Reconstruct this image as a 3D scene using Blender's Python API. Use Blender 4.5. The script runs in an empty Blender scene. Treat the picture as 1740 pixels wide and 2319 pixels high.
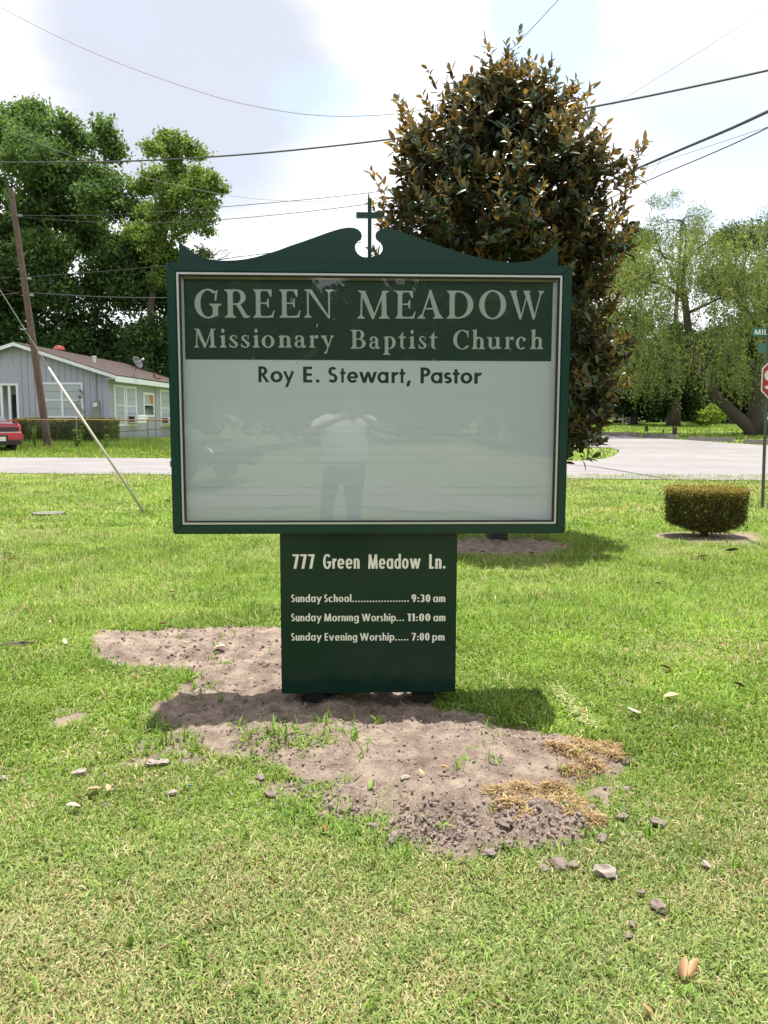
import bpy, bmesh, math, random
import numpy as np
from mathutils import Vector, Matrix, Euler

rng = np.random.default_rng(11)
random.seed(5)
SC = bpy.context.scene
COL = SC.collection

# ------------------------------------------------------------------ camera
F = 1900.0
CX, CY = 870.0, 1159.5
PITCH = math.radians(6.65)
ROLL = math.radians(0.16)
EYE = Vector((0.0, 0.0, 1.45))
ROT = Matrix.Rotation(math.pi / 2 - PITCH, 3, 'X') @ Matrix.Rotation(ROLL, 3, 'Z')
cam_data = bpy.data.cameras.new('camera')
cam = bpy.data.objects.new('camera', cam_data)
COL.objects.link(cam)
cam.location = EYE
cam.rotation_euler = ROT.to_euler()
cam_data.sensor_fit = 'VERTICAL'
cam_data.sensor_height = 36.0
cam_data.lens = F / 2319.0 * 36.0
cam_data.clip_start = 0.02
cam_data.clip_end = 3000.0
SC.camera = cam

# ------------------------------------------------------------------ light
SUN_EL = math.radians(81.9)
sun_from = Vector((0.045, 0.135, 1.0)).normalized()      # direction towards the sun
sd = bpy.data.lights.new('sun', 'SUN')
sd.energy = 4.35
sd.angle = math.radians(0.55)
sd.color = (1.0, 0.965, 0.9)
sun = bpy.data.objects.new('sun', sd)
COL.objects.link(sun)
sun.rotation_euler = sun_from.to_track_quat('Z', 'Y').to_euler()

world = bpy.data.worlds.new('World')
SC.world = world
world.use_nodes = True
wn = world.node_tree
for n in list(wn.nodes):
    wn.nodes.remove(n)
def WN(t, **kw):
    n = wn.nodes.new(t)
    for k, v in kw.items():
        setattr(n, k, v)
    return n
sky = WN('ShaderNodeTexSky', sky_type='NISHITA', sun_disc=False)
sky.sun_elevation = SUN_EL
sky.sun_rotation = math.atan2(sun_from.x, sun_from.y)
sky.air_density = 1.2
sky.dust_density = 2.0
bg_sky = WN('ShaderNodeBackground')
bg_sky.inputs['Strength'].default_value = 0.13
wn.links.new(sky.outputs[0], bg_sky.inputs['Color'])
tc = WN('ShaderNodeTexCoord')
sep = WN('ShaderNodeSeparateXYZ')
wn.links.new(tc.outputs['Generated'], sep.inputs[0])
def WM(op, a, b=None, clamp=False):
    n = WN('ShaderNodeMath', operation=op, use_clamp=clamp)
    for i, v in enumerate((a, b)):
        if v is None:
            continue
        if isinstance(v, (int, float)):
            n.inputs[i].default_value = v
        else:
            wn.links.new(v, n.inputs[i])
    return n.outputs[0]
zc = WM('ADD', WM('MAXIMUM', sep.outputs[2], 0.0), 0.22)
comb = WN('ShaderNodeCombineXYZ')
wn.links.new(WM('DIVIDE', sep.outputs[0], zc), comb.inputs[0])
wn.links.new(WM('DIVIDE', sep.outputs[1], zc), comb.inputs[1])
comb.inputs[2].default_value = 3.7
nz = WN('ShaderNodeTexNoise')
nz.inputs['Scale'].default_value = 2.1
nz.inputs['Detail'].default_value = 9
nz.inputs['Roughness'].default_value = 0.52
nz.inputs['Distortion'].default_value = 0.25
wn.links.new(comb.outputs[0], nz.inputs['Vector'])
cover = WN('ShaderNodeMapRange', interpolation_type='SMOOTHSTEP')      # how much cloud hides the blue
cover.inputs['From Min'].default_value = 0.31
cover.inputs['From Max'].default_value = 0.42
wn.links.new(nz.outputs[0], cover.inputs['Value'])
nz2 = WN('ShaderNodeTexNoise')
nz2.inputs['Scale'].default_value = 1.35
nz2.inputs['Detail'].default_value = 7
nz2.inputs['Roughness'].default_value = 0.5
mp2 = WN('ShaderNodeMapping')
mp2.inputs['Location'].default_value = (4.3, 1.15, 2.0)
wn.links.new(comb.outputs[0], mp2.inputs[0])
wn.links.new(mp2.outputs[0], nz2.inputs['Vector'])
grey = WN('ShaderNodeMapRange', interpolation_type='SMOOTHSTEP')
def cloud_at(px, py, r0, r1, wob=0.10):
    # a cloud (or a gap) at one place in the sky, its rim broken up by noise
    d = (ROT @ Vector(((px-CX)/F, (CY-py)/F, -1))).normalized()
    dp = WN('ShaderNodeVectorMath', operation='DOT_PRODUCT'); wn.links.new(tc.outputs['Generated'], dp.inputs[0]); dp.inputs[1].default_value = d
    ang = WM('ARCCOSINE', WM('MINIMUM', dp.outputs['Value'], 0.99999))
    a2 = WM('ADD', ang, WM('MULTIPLY', WM('SUBTRACT', nz2.outputs[0], 0.5), wob*4))
    mr = WN('ShaderNodeMapRange', interpolation_type='SMOOTHSTEP')
    mr.inputs['From Min'].default_value = r1; mr.inputs['From Max'].default_value = r0
    wn.links.new(a2, mr.inputs['Value'])
    return mr.outputs[0]
grey.inputs['From Min'].default_value = 0.54
grey.inputs['From Max'].default_value = 0.74
wn.links.new(nz2.outputs[0], grey.inputs['Value'])
greyf = WM('MAXIMUM', WM('MULTIPLY', grey.outputs[0], 0.55), WM('MAXIMUM', cloud_at(470, 110, .07, .21), WM('MULTIPLY', cloud_at(1640, 190, .02, .12), 0.7)), clamp=True)
gap = WM('MAXIMUM', cloud_at(1215, 40, .015, .075), WM('MULTIPLY', WM('MAXIMUM', cloud_at(1640, 470, .02, .12), cloud_at(770, 260, .005, .05)), 0.55), clamp=True)
ccol = WN('ShaderNodeMix', data_type='RGBA')
ccol.inputs[6].default_value = (1.0, 1.0, 1.03, 1)
ccol.inputs[7].default_value = (0.55, 0.572, 0.64, 1)
wn.links.new(greyf, ccol.inputs[0])
bg_cl = WN('ShaderNodeBackground')
bg_cl.inputs['Strength'].default_value = 0.60
wn.links.new(ccol.outputs[2], bg_cl.inputs['Color'])
mixw = WN('ShaderNodeMixShader')
wn.links.new(WM('MULTIPLY', WM('MULTIPLY', WM('MAXIMUM', cover.outputs[0], 0.93), WM('SUBTRACT', 1.0, WM('MULTIPLY', gap, 0.8))), 0.95), mixw.inputs[0])
wn.links.new(bg_sky.outputs[0], mixw.inputs[1])
wn.links.new(bg_cl.outputs[0], mixw.inputs[2])
wout = WN('ShaderNodeOutputWorld')
wn.links.new(mixw.outputs[0], wout.inputs[0])

SC.view_settings.view_transform = 'Standard'
SC.view_settings.look = 'None'
SC.view_settings.gamma = 1.0
SC.view_settings.use_curve_mapping = False
SC.view_settings.exposure = 1.23
SC.cycles.max_bounces = 6
SC.cycles.diffuse_bounces = 4
SC.cycles.glossy_bounces = 3
SC.cycles.transparent_max_bounces = 16
SC.cycles.caustics_reflective = False
SC.cycles.caustics_refractive = False

# ------------------------------------------------------------------ helpers
def tag(o, label=None, category=None, group=None, kind=None):
    if label: o['label'] = label
    if category: o['category'] = category
    if group: o['group'] = group
    if kind: o['kind'] = kind
    return o

def empty(name, loc=(0, 0, 0), rz=0.0, **kw):
    o = bpy.data.objects.new(name, None)
    COL.objects.link(o)
    o.location = loc
    o.rotation_euler = (0, 0, rz)
    o.empty_display_size = 0.1
    return tag(o, **kw)

def link(name, me, mat=None, parent=None, **kw):
    o = bpy.data.objects.new(name, me)
    COL.objects.link(o)
    if parent is not None:
        o.parent = parent
    if mat is not None:
        for m in (mat if isinstance(mat, (list, tuple)) else [mat]):
            me.materials.append(m)
    return tag(o, **kw)

def fast_mesh(name, V, Fc, cols=None, smooth=False):
    """V (n,3) float, Fc (m,k) int -> mesh; cols (n,3)"""
    V = np.asarray(V, dtype=np.float32)
    Fc = np.asarray(Fc, dtype=np.int32)
    me = bpy.data.meshes.new(name)
    k = Fc.shape[1]
    me.vertices.add(len(V)); me.vertices.foreach_set('co', V.ravel())
    me.loops.add(Fc.size); me.loops.foreach_set('vertex_index', Fc.ravel())
    me.polygons.add(len(Fc))
    me.polygons.foreach_set('loop_start', np.arange(0, Fc.size, k, dtype=np.int32))
    me.polygons.foreach_set('loop_total', np.full(len(Fc), k, dtype=np.int32))
    if smooth:
        me.polygons.foreach_set('use_smooth', np.ones(len(Fc), dtype=bool))
    me.update(calc_edges=True)
    if cols is not None:
        a = me.color_attributes.new('tint', 'FLOAT_COLOR', 'POINT')
        c4 = np.ones((len(V), 4), dtype=np.float32)
        c4[:, :3] = cols
        a.data.foreach_set('color', c4.ravel())
    me.validate()
    return me

class MB:
    """mesh collector"""
    def __init__(s):
        s.v = []; s.f = []; s.m = []; s.mi = 0
    def add(s, vs, fs):
        b = len(s.v)
        s.v.extend([tuple(p) for p in vs])
        s.f.extend([tuple(b + i for i in f) for f in fs])
        s.m.extend([s.mi] * len(fs))
    def box(s, x0, x1, y0, y1, z0, z1, M=None):
        vs = [(x0,y0,z0),(x1,y0,z0),(x1,y1,z0),(x0,y1,z0),(x0,y0,z1),(x1,y0,z1),(x1,y1,z1),(x0,y1,z1)]
        if M is not None:
            vs = [M @ Vector(p) for p in vs]
        s.add(vs, [(0,3,2,1),(4,5,6,7),(0,1,5,4),(1,2,6,5),(2,3,7,6),(3,0,4,7)])
    def tube(s, pts, rad, n=8, cap=True):
        pts = [Vector(p) for p in pts]
        if isinstance(rad, (int, float)):
            rad = [rad] * len(pts)
        rings = []
        ref = Vector((0, 0, 1))
        for i, p in enumerate(pts):
            d = (pts[min(i+1, len(pts)-1)] - pts[max(i-1, 0)]).normalized()
            if abs(d.dot(ref)) > 0.95:
                r0 = Vector((1, 0, 0))
            else:
                r0 = ref
            u = d.cross(r0).normalized(); w = d.cross(u).normalized()
            rings.append([p + (u * math.cos(a) + w * math.sin(a)) * rad[i] for a in [2*math.pi*k/n for k in range(n)]])
        vs = [q for r in rings for q in r]
        fs = []
        for i in range(len(pts)-1):
            for k in range(n):
                a = i*n+k; b = i*n+(k+1) % n
                fs.append((a, b, b+n, a+n))
        if cap:
            fs.append(tuple(range(n-1, -1, -1)))
            fs.append(tuple((len(pts)-1)*n+k for k in range(n)))
        s.add(vs, fs)
    def prism(s, poly, y0, y1):
        """poly list of (x,z) counter-clockwise seen from -y"""
        n = len(poly)
        vs = [(x, y0, z) for x, z in poly] + [(x, y1, z) for x, z in poly]
        fs = [tuple(range(n)), tuple(range(2*n-1, n-1, -1))]
        for i in range(n):
            j = (i+1) % n
            fs.append((j, i, i+n, j+n))
        s.add(vs, fs)
    def build(s, name, mat, parent=None, bevel=0, smooth=False, **kw):
        me = bpy.data.meshes.new(name)
        me.from_pydata(s.v, [], s.f)
        me.polygons.foreach_set('material_index', s.m)
        if smooth:
            me.polygons.foreach_set('use_smooth', [True]*len(s.f))
        me.update()
        if bevel:
            bm = bmesh.new(); bm.from_mesh(me)
            bmesh.ops.recalc_face_normals(bm, faces=bm.faces[:])
            bmesh.ops.bevel(bm, geom=[e for e in bm.edges if e.is_manifold and e.calc_face_angle(0) > 0.5], offset=bevel, segments=2, affect='EDGES')
            bm.to_mesh(me); bm.free()
        return link(name, me, mat, parent, **kw)

def copy_tree(o, parent=None):
    c = o.copy(); COL.objects.link(c)
    c.parent = parent
    for ch in list(o.children):
        copy_tree(ch, c)
    return c

# rays of the photograph turned into points of the place
def ray(px, py):
    return ROT @ Vector(((px - CX) / F, (CY - py) / F, -1.0))
def at(px, py, Y):
    d = ray(px, py)
    return EYE + d * (Y / d.y)
def atx(px, py, X):
    d = ray(px, py)
    return EYE + d * (X / d.x)
def hit(px, py, p0, n):
    d = ray(px, py)
    return EYE + d * ((Vector(p0) - EYE).dot(n) / d.dot(n))

# numpy noise
def _h(ix, iy, seed):
    n = (ix * 374761393 + iy * 668265263 + seed * 1442695041) & 0xffffffff
    n = ((n ^ (n >> 13)) * 1274126177) & 0xffffffff
    return ((n ^ (n >> 16)) & 0xffff) / 65535.0
def vnoise(x, y, seed=0):
    x = np.asarray(x, dtype=float); y = np.asarray(y, dtype=float)
    ix = np.floor(x).astype(np.int64); iy = np.floor(y).astype(np.int64)
    fx = x - ix; fy = y - iy
    fx = fx*fx*(3-2*fx); fy = fy*fy*(3-2*fy)
    a = _h(ix, iy, seed); b = _h(ix+1, iy, seed); c = _h(ix, iy+1, seed); d = _h(ix+1, iy+1, seed)
    return (a*(1-fx)+b*fx)*(1-fy) + (c*(1-fx)+d*fx)*fy
def fbm(x, y, seed=0, oct=4, rough=0.5):
    s = 0; a = 1; t = 0
    for o in range(oct):
        s = s + a * vnoise(np.asarray(x) * 2**o + 17.3*o, np.asarray(y) * 2**o - 9.1*o, seed+o)
        t += a; a *= rough
    return s / t
def sst(a, b, x):
    t = np.clip((np.asarray(x, dtype=float) - a) / (b - a), 0, 1)
    return t*t*(3-2*t)
def inpoly(x, y, poly):
    x = np.asarray(x); y = np.asarray(y)
    r = np.zeros(x.shape, dtype=bool)
    n = len(poly)
    for i in range(n):
        x0, y0 = poly[i]; x1, y1 = poly[(i+1) % n]
        c = ((y0 > y) != (y1 > y)) & (x < (x1-x0)*(y-y0)/((y1-y0) if y1 != y0 else 1e-9) + x0)
        r ^= c
    return r
def polydist(x, y, poly):
    x = np.asarray(x, dtype=float); y = np.asarray(y, dtype=float)
    d = np.full(x.shape, 1e9)
    for i in range(len(poly)):
        x0, y0 = poly[i]; x1, y1 = poly[(i+1) % len(poly)]
        dx, dy = x1-x0, y1-y0
        t = np.clip(((x-x0)*dx+(y-y0)*dy)/(dx*dx+dy*dy+1e-12), 0, 1)
        d = np.minimum(d, np.hypot(x-x0-t*dx, y-y0-t*dy))
    return np.where(inpoly(x, y, poly), d, -d)      # positive inside

# ------------------------------------------------------------------ materials
def new_mat(name):
    m = bpy.data.materials.new(name); m.use_nodes = True
    nt = m.node_tree
    return m, nt, nt.nodes['Principled BSDF'], nt.nodes['Material Output']

def mat(name, col, rough=0.6, var=0.15, scale=8.0, bump=0.0, bscale=60.0, metallic=0.0, coat=0.0, spec=0.5, detail=5, stretch=None, col2=None, c2amt=0.5):
    m, nt, p, out = new_mat(name)
    tcn = nt.nodes.new('ShaderNodeTexCoord')
    src = tcn.outputs['Object']
    if stretch:
        mp = nt.nodes.new('ShaderNodeMapping'); mp.inputs['Scale'].default_value = stretch
        nt.links.new(src, mp.inputs[0]); src = mp.outputs[0]
    nz = nt.nodes.new('ShaderNodeTexNoise'); nz.inputs['Scale'].default_value = scale; nz.inputs['Detail'].default_value = detail
    nt.links.new(src, nz.inputs['Vector'])
    mx = nt.nodes.new('ShaderNodeMix'); mx.data_type = 'RGBA'
    c = col
    mx.inputs[6].default_value = (c[0]*(1-var), c[1]*(1-var), c[2]*(1-var), 1)
    mx.inputs[7].default_value = (min(1, c[0]*(1+var)), min(1, c[1]*(1+var)), min(1, c[2]*(1+var)), 1)
    nt.links.new(nz.outputs[0], mx.inputs[0])
    res = mx.outputs[2]
    if col2:
        n2 = nt.nodes.new('ShaderNodeTexNoise'); n2.inputs['Scale'].default_value = scale*2.3; n2.inputs['Detail'].default_value = 8
        nt.links.new(src, n2.inputs['Vector'])
        mr = nt.nodes.new('ShaderNodeMapRange'); mr.inputs['From Min'].default_value = 0.62 - 0.2*c2amt; mr.inputs['From Max'].default_value = 0.72 - 0.2*c2amt
        nt.links.new(n2.outputs[0], mr.inputs['Value'])
        m2 = nt.nodes.new('ShaderNodeMix'); m2.data_type = 'RGBA'
        nt.links.new(mr.outputs[0], m2.inputs[0]); nt.links.new(res, m2.inputs[6]); m2.inputs[7].default_value = (*col2, 1)
        res = m2.outputs[2]
    nt.links.new(res, p.inputs['Base Color'])
    p.inputs['Roughness'].default_value = rough
    p.inputs['Metallic'].default_value = metallic
    p.inputs['Coat Weight'].default_value = coat
    p.inputs['Specular IOR Level'].default_value = spec
    if bump:
        nb = nt.nodes.new('ShaderNodeTexNoise'); nb.inputs['Scale'].default_value = bscale; nb.inputs['Detail'].default_value = 6
        nt.links.new(src, nb.inputs['Vector'])
        b = nt.nodes.new('ShaderNodeBump'); b.inputs['Strength'].default_value = bump; b.inputs['Distance'].default_value = 0.02
        nt.links.new(nb.outputs[0], b.inputs['Height']); nt.links.new(b.outputs[0], p.inputs['Normal'])
    return m

def tint_mat(name, transl=0.3, rough=0.6, spec=0.25, ttint=(1.25, 1.3, 0.6)):
    """colour comes from each leaf's or blade's own pigment attribute"""
    m, nt, p, out = new_mat(name)
    a = nt.nodes.new('ShaderNodeAttribute'); a.attribute_name = 'tint'
    nt.links.new(a.outputs['Color'], p.inputs['Base Color'])
    p.inputs['Roughness'].default_value = rough
    p.inputs['Specular IOR Level'].default_value = spec
    t = nt.nodes.new('ShaderNodeBsdfTranslucent')
    mm = nt.nodes.new('ShaderNodeMix'); mm.data_type = 'RGBA'; mm.blend_type = 'MULTIPLY'; mm.inputs[0].default_value = 1
    nt.links.new(a.outputs['Color'], mm.inputs[6]); mm.inputs[7].default_value = (*ttint, 1)
    nt.links.new(mm.outputs[2], t.inputs[0])
    ms = nt.nodes.new('ShaderNodeMixShader'); ms.inputs[0].default_value = transl
    nt.links.new(p.outputs[0], ms.inputs[1]); nt.links.new(t.outputs[0], ms.inputs[2])
    nt.links.new(ms.outputs[0], out.inputs[0])
    return m

M_GREEN = mat('green_enamel', (0.005, 0.034, 0.025), rough=0.28, var=0.08, scale=3, spec=0.35, bump=0.012, bscale=5)
M_GREENP = mat('green_enamel_panel', (0.005, 0.026, 0.017), rough=0.14, var=0.05, scale=2, spec=0.26, bump=0.03, bscale=2.2, detail=2)
M_HEADER = mat('header_green', (0.004, 0.062, 0.034), rough=0.5, var=0.05, scale=3)
M_WHITEPLATE = mat('white_translucent_plastic', (0.86, 0.92, 0.93), rough=0.5, var=0.02, scale=2)
def translucent_plastic(name, col, t):
    m, nt, p, out = new_mat(name)
    nz = nt.nodes.new('ShaderNodeTexNoise'); nz.inputs['Scale'].default_value = 2.0
    mx = nt.nodes.new('ShaderNodeMix'); mx.data_type = 'RGBA'
    mx.inputs[6].default_value = (*[c*.98 for c in col], 1); mx.inputs[7].default_value = (*[min(1, c*1.02) for c in col], 1)
    nt.links.new(nz.outputs[0], mx.inputs[0]); nt.links.new(mx.outputs[2], p.inputs['Base Color']); p.inputs['Roughness'].default_value = .5
    tr = nt.nodes.new('ShaderNodeBsdfTranslucent'); nt.links.new(mx.outputs[2], tr.inputs[0])
    ms = nt.nodes.new('ShaderNodeMixShader'); ms.inputs[0].default_value = t
    nt.links.new(p.outputs[0], ms.inputs[1]); nt.links.new(tr.outputs[0], ms.inputs[2]); nt.links.new(ms.outputs[0], out.inputs[0])
    return m
M_WHITEPLATE = translucent_plastic('white_translucent_plastic', (0.88, 0.94, 0.98), 0.42)
M_INNER = mat('white_cabinet_lining', (0.82, 0.82, 0.82), rough=0.8, var=0.03)
M_YELLOWED = mat('yellowed_plastic', (0.66, 0.65, 0.46), rough=0.5, var=0.05)
M_LETTER = mat('letter_vinyl', (0.88, 0.97, 1.0), rough=0.5, var=0.03, scale=3)
M_LETTERB = mat('panel_letter_vinyl', (0.68, 0.68, 0.60), rough=0.5, var=0.03, scale=3)
M_SILVER = mat('aluminium_trim', (0.55, 0.57, 0.56), rough=0.35, metallic=0.7, var=0.1)
M_GASKET = mat('black_gasket', (0.012, 0.012, 0.012), rough=0.6)
M_CONC = mat('pale_concrete', (0.24, 0.225, 0.20), rough=0.9, var=0.2, scale=3, bump=0.3, bscale=80, col2=(0.20,0.19,0.17), c2amt=0.4)
M_STEEL = mat('galvanised_steel', (0.22, 0.23, 0.22), rough=0.5, metallic=0.4, var=0.2)
M_POSTST = mat('weathered_sign_post', (0.07, 0.08, 0.075), rough=0.6, metallic=0.2, var=0.2)
M_RUST = mat('rusty_rail', (0.20, 0.09, 0.05), rough=0.8, var=0.35, scale=14)
M_WIRE = mat('black_cable', (0.03, 0.03, 0.035), rough=0.6)
M_WIREG = mat('grey_cable', (0.22, 0.22, 0.23), rough=0.5)
M_POLE = mat('creosote_wood', (0.085, 0.055, 0.042), rough=0.9, var=0.4, scale=10, stretch=(3,3,0.25), bump=0.6, bscale=30, col2=(0.16,0.12,0.10))
M_BARK = mat('bark', (0.06, 0.048, 0.038), rough=0.95, var=0.45, scale=9, stretch=(2,2,0.5), bump=0.8, bscale=14)
M_PVC = mat('white_guard_plastic', (0.42, 0.40, 0.34), rough=0.5, var=0.1)
M_SIDING = mat('grey_lavender_siding', (0.32, 0.335, 0.41), rough=0.85, var=0.14, scale=5, stretch=(2.5,2.5,0.18), bump=0.15, bscale=40, col2=(0.22,0.21,0.23), c2amt=0.2)
M_TRIM = mat('white_trim_paint', (0.62, 0.66, 0.70), rough=0.6, var=0.08)
M_ROOF = mat('brown_shingles', (0.072, 0.052, 0.046), rough=0.95, var=0.35, scale=26, stretch=(1,1,1), bump=0.5, bscale=30, col2=(0.115,0.075,0.062), c2amt=0.3)
M_BLIND = mat('window_blind', (0.34, 0.38, 0.41), rough=0.6, var=0.05, scale=1)
M_DARKIN = mat('dark_interior', (0.02, 0.022, 0.025), rough=0.8)
M_GLASSW = mat('window_pane', (0.05, 0.06, 0.07), rough=0.08, var=0.05)
M_RED = mat('red_car_paint', (0.42, 0.012, 0.03), rough=0.3, var=0.06, coat=0.6)
M_BLACKP = mat('black_plastic', (0.015, 0.015, 0.017), rough=0.5)
M_RUBBER = mat('tyre_rubber', (0.02, 0.02, 0.02), rough=0.85)
M_WHITECAR = mat('white_car_paint', (0.6, 0.6, 0.58), rough=0.3, coat=0.5, var=0.04)
M_DARKCAR = mat('dark_car_paint', (0.012, 0.014, 0.016), rough=0.2, coat=0.6, var=0.05)
M_STOPRED = mat('stop_sign_red', (0.34, 0.012, 0.02), rough=0.4, var=0.06)
M_SIGNWH = mat('reflective_white', (0.62, 0.62, 0.62), rough=0.5, var=0.03)
M_STREETG = mat('street_sign_green', (0.01, 0.12, 0.085), rough=0.4, var=0.05)
M_SKIN = mat('skin', (0.30, 0.16, 0.10), rough=0.55, var=0.06)
M_SHIRT = mat('white_shirt_cloth', (0.72, 0.72, 0.70), rough=0.9, var=0.06, bump=0.5, bscale=9)
M_JEANS = mat('blue_denim', (0.05, 0.09, 0.18), rough=0.9, var=0.15, bump=0.3, bscale=20)
M_HAIR = mat('dark_hair', (0.015, 0.012, 0.01), rough=0.6)

def magnolia_leaf_mat():
    m, nt, p, out = new_mat('magnolia_leaf')
    g = nt.nodes.new('ShaderNodeNewGeometry')
    a = nt.nodes.new('ShaderNodeAttribute'); a.attribute_name = 'tint'
    oi = nt.nodes.new('ShaderNodeTexNoise'); oi.inputs['Scale'].default_value = 9
    back = nt.nodes.new('ShaderNodeMix'); back.data_type = 'RGBA'
    back.inputs[6].default_value = (0.05, 0.032, 0.016, 1); back.inputs[7].default_value = (0.23, 0.13, 0.045, 1)
    nt.links.new(a.outputs['Fac'], back.inputs[0])
    front = nt.nodes.new('ShaderNodeMix'); front.data_type = 'RGBA'
    front.inputs[6].default_value = (0.014, 0.036, 0.014, 1); front.inputs[7].default_value = (0.055, 0.10, 0.035, 1)
    nt.links.new(oi.outputs[0], front.inputs[0])
    mx = nt.nodes.new('ShaderNodeMix'); mx.data_type = 'RGBA'
    nt.links.new(g.outputs['Backfacing'], mx.inputs[0]); nt.links.new(front.outputs[2], mx.inputs[6]); nt.links.new(back.outputs[2], mx.inputs[7])
    nt.links.new(mx.outputs[2], p.inputs['Base Color'])
    r = nt.nodes.new('ShaderNodeMapRange'); r.inputs['To Min'].default_value = 0.28; r.inputs['To Max'].default_value = 0.85
    nt.links.new(g.outputs['Backfacing'], r.inputs['Value']); nt.links.new(r.outputs[0], p.inputs['Roughness'])
    t = nt.nodes.new('ShaderNodeBsdfTranslucent')
    tm = nt.nodes.new('ShaderNodeMix'); tm.data_type = 'RGBA'
    tm.inputs[6].default_value = (0.025, 0.022, 0.008, 1); tm.inputs[7].default_value = (0.42, 0.26, 0.06, 1)
    nt.links.new(a.outputs['Fac'], tm.inputs[0]); nt.links.new(tm.outputs[2], t.inputs[0])
    ms = nt.nodes.new('ShaderNodeMixShader'); ms.inputs[0].default_value = 0.3
    nt.links.new(p.outputs[0], ms.inputs[1]); nt.links.new(t.outputs[0], ms.inputs[2]); nt.links.new(ms.outputs[0], out.inputs[0])
    return m
M_MAG = magnolia_leaf_mat()
M_LEAFT = tint_mat('tree_foliage', 0.36, 0.65, 0.12)
M_GRASS = tint_mat('grass_blades', 0.3, 0.55, 0.25, ttint=(1.15, 1.2, 0.55))
M_STRAW = tint_mat('dry_straw', 0.15, 0.8, 0.1, ttint=(1, 0.95, 0.8))
M_DEAD = tint_mat('dead_leaf', 0.15, 0.6, 0.3, ttint=(1, 0.8, 0.6))
M_CLOD = mat('dry_soil_clod', (0.20, 0.155, 0.132), rough=1.0, var=0.35, scale=30, bump=0.5, bscale=120)

def glass_mat():
    m, nt, p, out = new_mat('acrylic_cover')
    nt.nodes.remove(p)
    tr = nt.nodes.new('ShaderNodeBsdfTransparent'); tr.inputs[0].default_value = (0.985, 0.99, 0.99, 1)
    gl = nt.nodes.new('ShaderNodeBsdfGlossy'); gl.inputs['Roughness'].default_value = 0.012
    fr = nt.nodes.new('ShaderNodeFresnel'); fr.inputs[0].default_value = 1.5
    mu = nt.nodes.new('ShaderNodeMath'); mu.operation = 'MULTIPLY'; mu.inputs[1].default_value = 2.1; mu.use_clamp = True
    nt.links.new(fr.outputs[0], mu.inputs[0])
    ms = nt.nodes.new('ShaderNodeMixShader')
    nt.links.new(mu.outputs[0], ms.inputs[0]); nt.links.new(tr.outputs[0], ms.inputs[1]); nt.links.new(gl.outputs[0], ms.inputs[2])
    # scratches / dust
    tcn = nt.nodes.new('ShaderNodeTexCoord')
    nzz = nt.nodes.new('ShaderNodeTexNoise'); nzz.inputs['Scale'].default_value = 90; nzz.inputs['Detail'].default_value = 2
    mp = nt.nodes.new('ShaderNodeMapping'); mp.inputs['Rotation'].default_value = (0, 0.9, 0); mp.inputs['Scale'].default_value = (1, 1, 0.25)
    nt.links.new(tcn.outputs['Object'], mp.inputs[0]); nt.links.new(mp.outputs[0], nzz.inputs['Vector'])
    mr = nt.nodes.new('ShaderNodeMapRange'); mr.inputs['From Min'].default_value = 0.72; mr.inputs['From Max'].default_value = 0.8; mr.inputs['To Max'].default_value = 0.35
    nt.links.new(nzz.outputs[0], mr.inputs['Value'])
    ad = nt.nodes.new('ShaderNodeMath'); ad.operation = 'ADD'; ad.inputs[1].default_value = 0.006
    nt.links.new(mr.outputs[0], ad.inputs[0])
    df = nt.nodes.new('ShaderNodeBsdfDiffuse'); df.inputs[0].default_value = (0.8, 0.8, 0.8, 1)
    m2 = nt.nodes.new('ShaderNodeMixShader')
    nt.links.new(ad.outputs[0], m2.inputs[0]); nt.links.new(ms.outputs[0], m2.inputs[1]); nt.links.new(df.outputs[0], m2.inputs[2])
    nt.links.new(m2.outputs[0], out.inputs[0])
    return m
M_GLASS = glass_mat()
# ------------------------------------------------------------------ terrain
def gz_base(x, y):
    x = np.asarray(x, dtype=float); y = np.asarray(y, dtype=float)
    rise = np.where(y < 45, np.clip(y-28, 0, 17)*0.035, 0.595 + (np.clip(y, 45, 140)-45)*0.008)
    z = rise * sst(-3, 6, x)
    z = z - 0.07*np.exp(-((y-15.6)/1.4)**2)
    z = z + 0.012*(fbm(x*0.8, y*0.8, 3, 3)-0.5)*sst(40, 25, y)
    return z
def gpt(px, py, z0=0.0):
    d = ray(px, py)
    t = (EYE.z) / max(1e-4, -d.z)
    for _ in range(12):
        p = EYE + d*t
        z = float(gz_base(p.x, p.y)) + z0
        t = t*0.4 + 0.6*(EYE.z - z) / max(1e-4, -d.z)
    p = EYE + d*t
    return Vector((p.x, p.y, float(gz_base(p.x, p.y)) + z0))
def gpoly(pts):
    return [tuple(gpt(a, b)[:2]) for a, b in pts]

DIRT_A = gpoly([(212,1462),(222,1438),(250,1426),(330,1428),(400,1422),(520,1420),(640,1424),(760,1430),(800,1480),(790,1575),(640,1600),(560,1560),(452,1548),(432,1522),(332,1514),(262,1502),(222,1482)])
DIRT_B = gpoly([(425,1545),(520,1550),(640,1545),(960,1545),(1005,1600),(1075,1612),(1130,1640),(1180,1655),(1245,1662),(1290,1668),(1372,1690),(1412,1722),(1400,1757),(1325,1786),(1300,1815),(1345,1840),(1352,1868),(1325,1905),(1262,1932),(1190,1948),(1110,1946),(1020,1942),(960,1915),(880,1882),(780,1862),(705,1850),(695,1812),(655,1775),(600,1740),(520,1712),(450,1690),(380,1690),(345,1660),(350,1620),(385,1580)])
DIRT_C = gpoly([(280,1700),(330,1672),(420,1690),(560,1730),(700,1790),(700,1840),(600,1800),(480,1745),(360,1735),(250,1760),(150,1765),(180,1740)])
DIRT_D = gpoly([(110,1612),(160,1600),(210,1600),(235,1620),(200,1650),(140,1650),(90,1640)])
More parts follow.
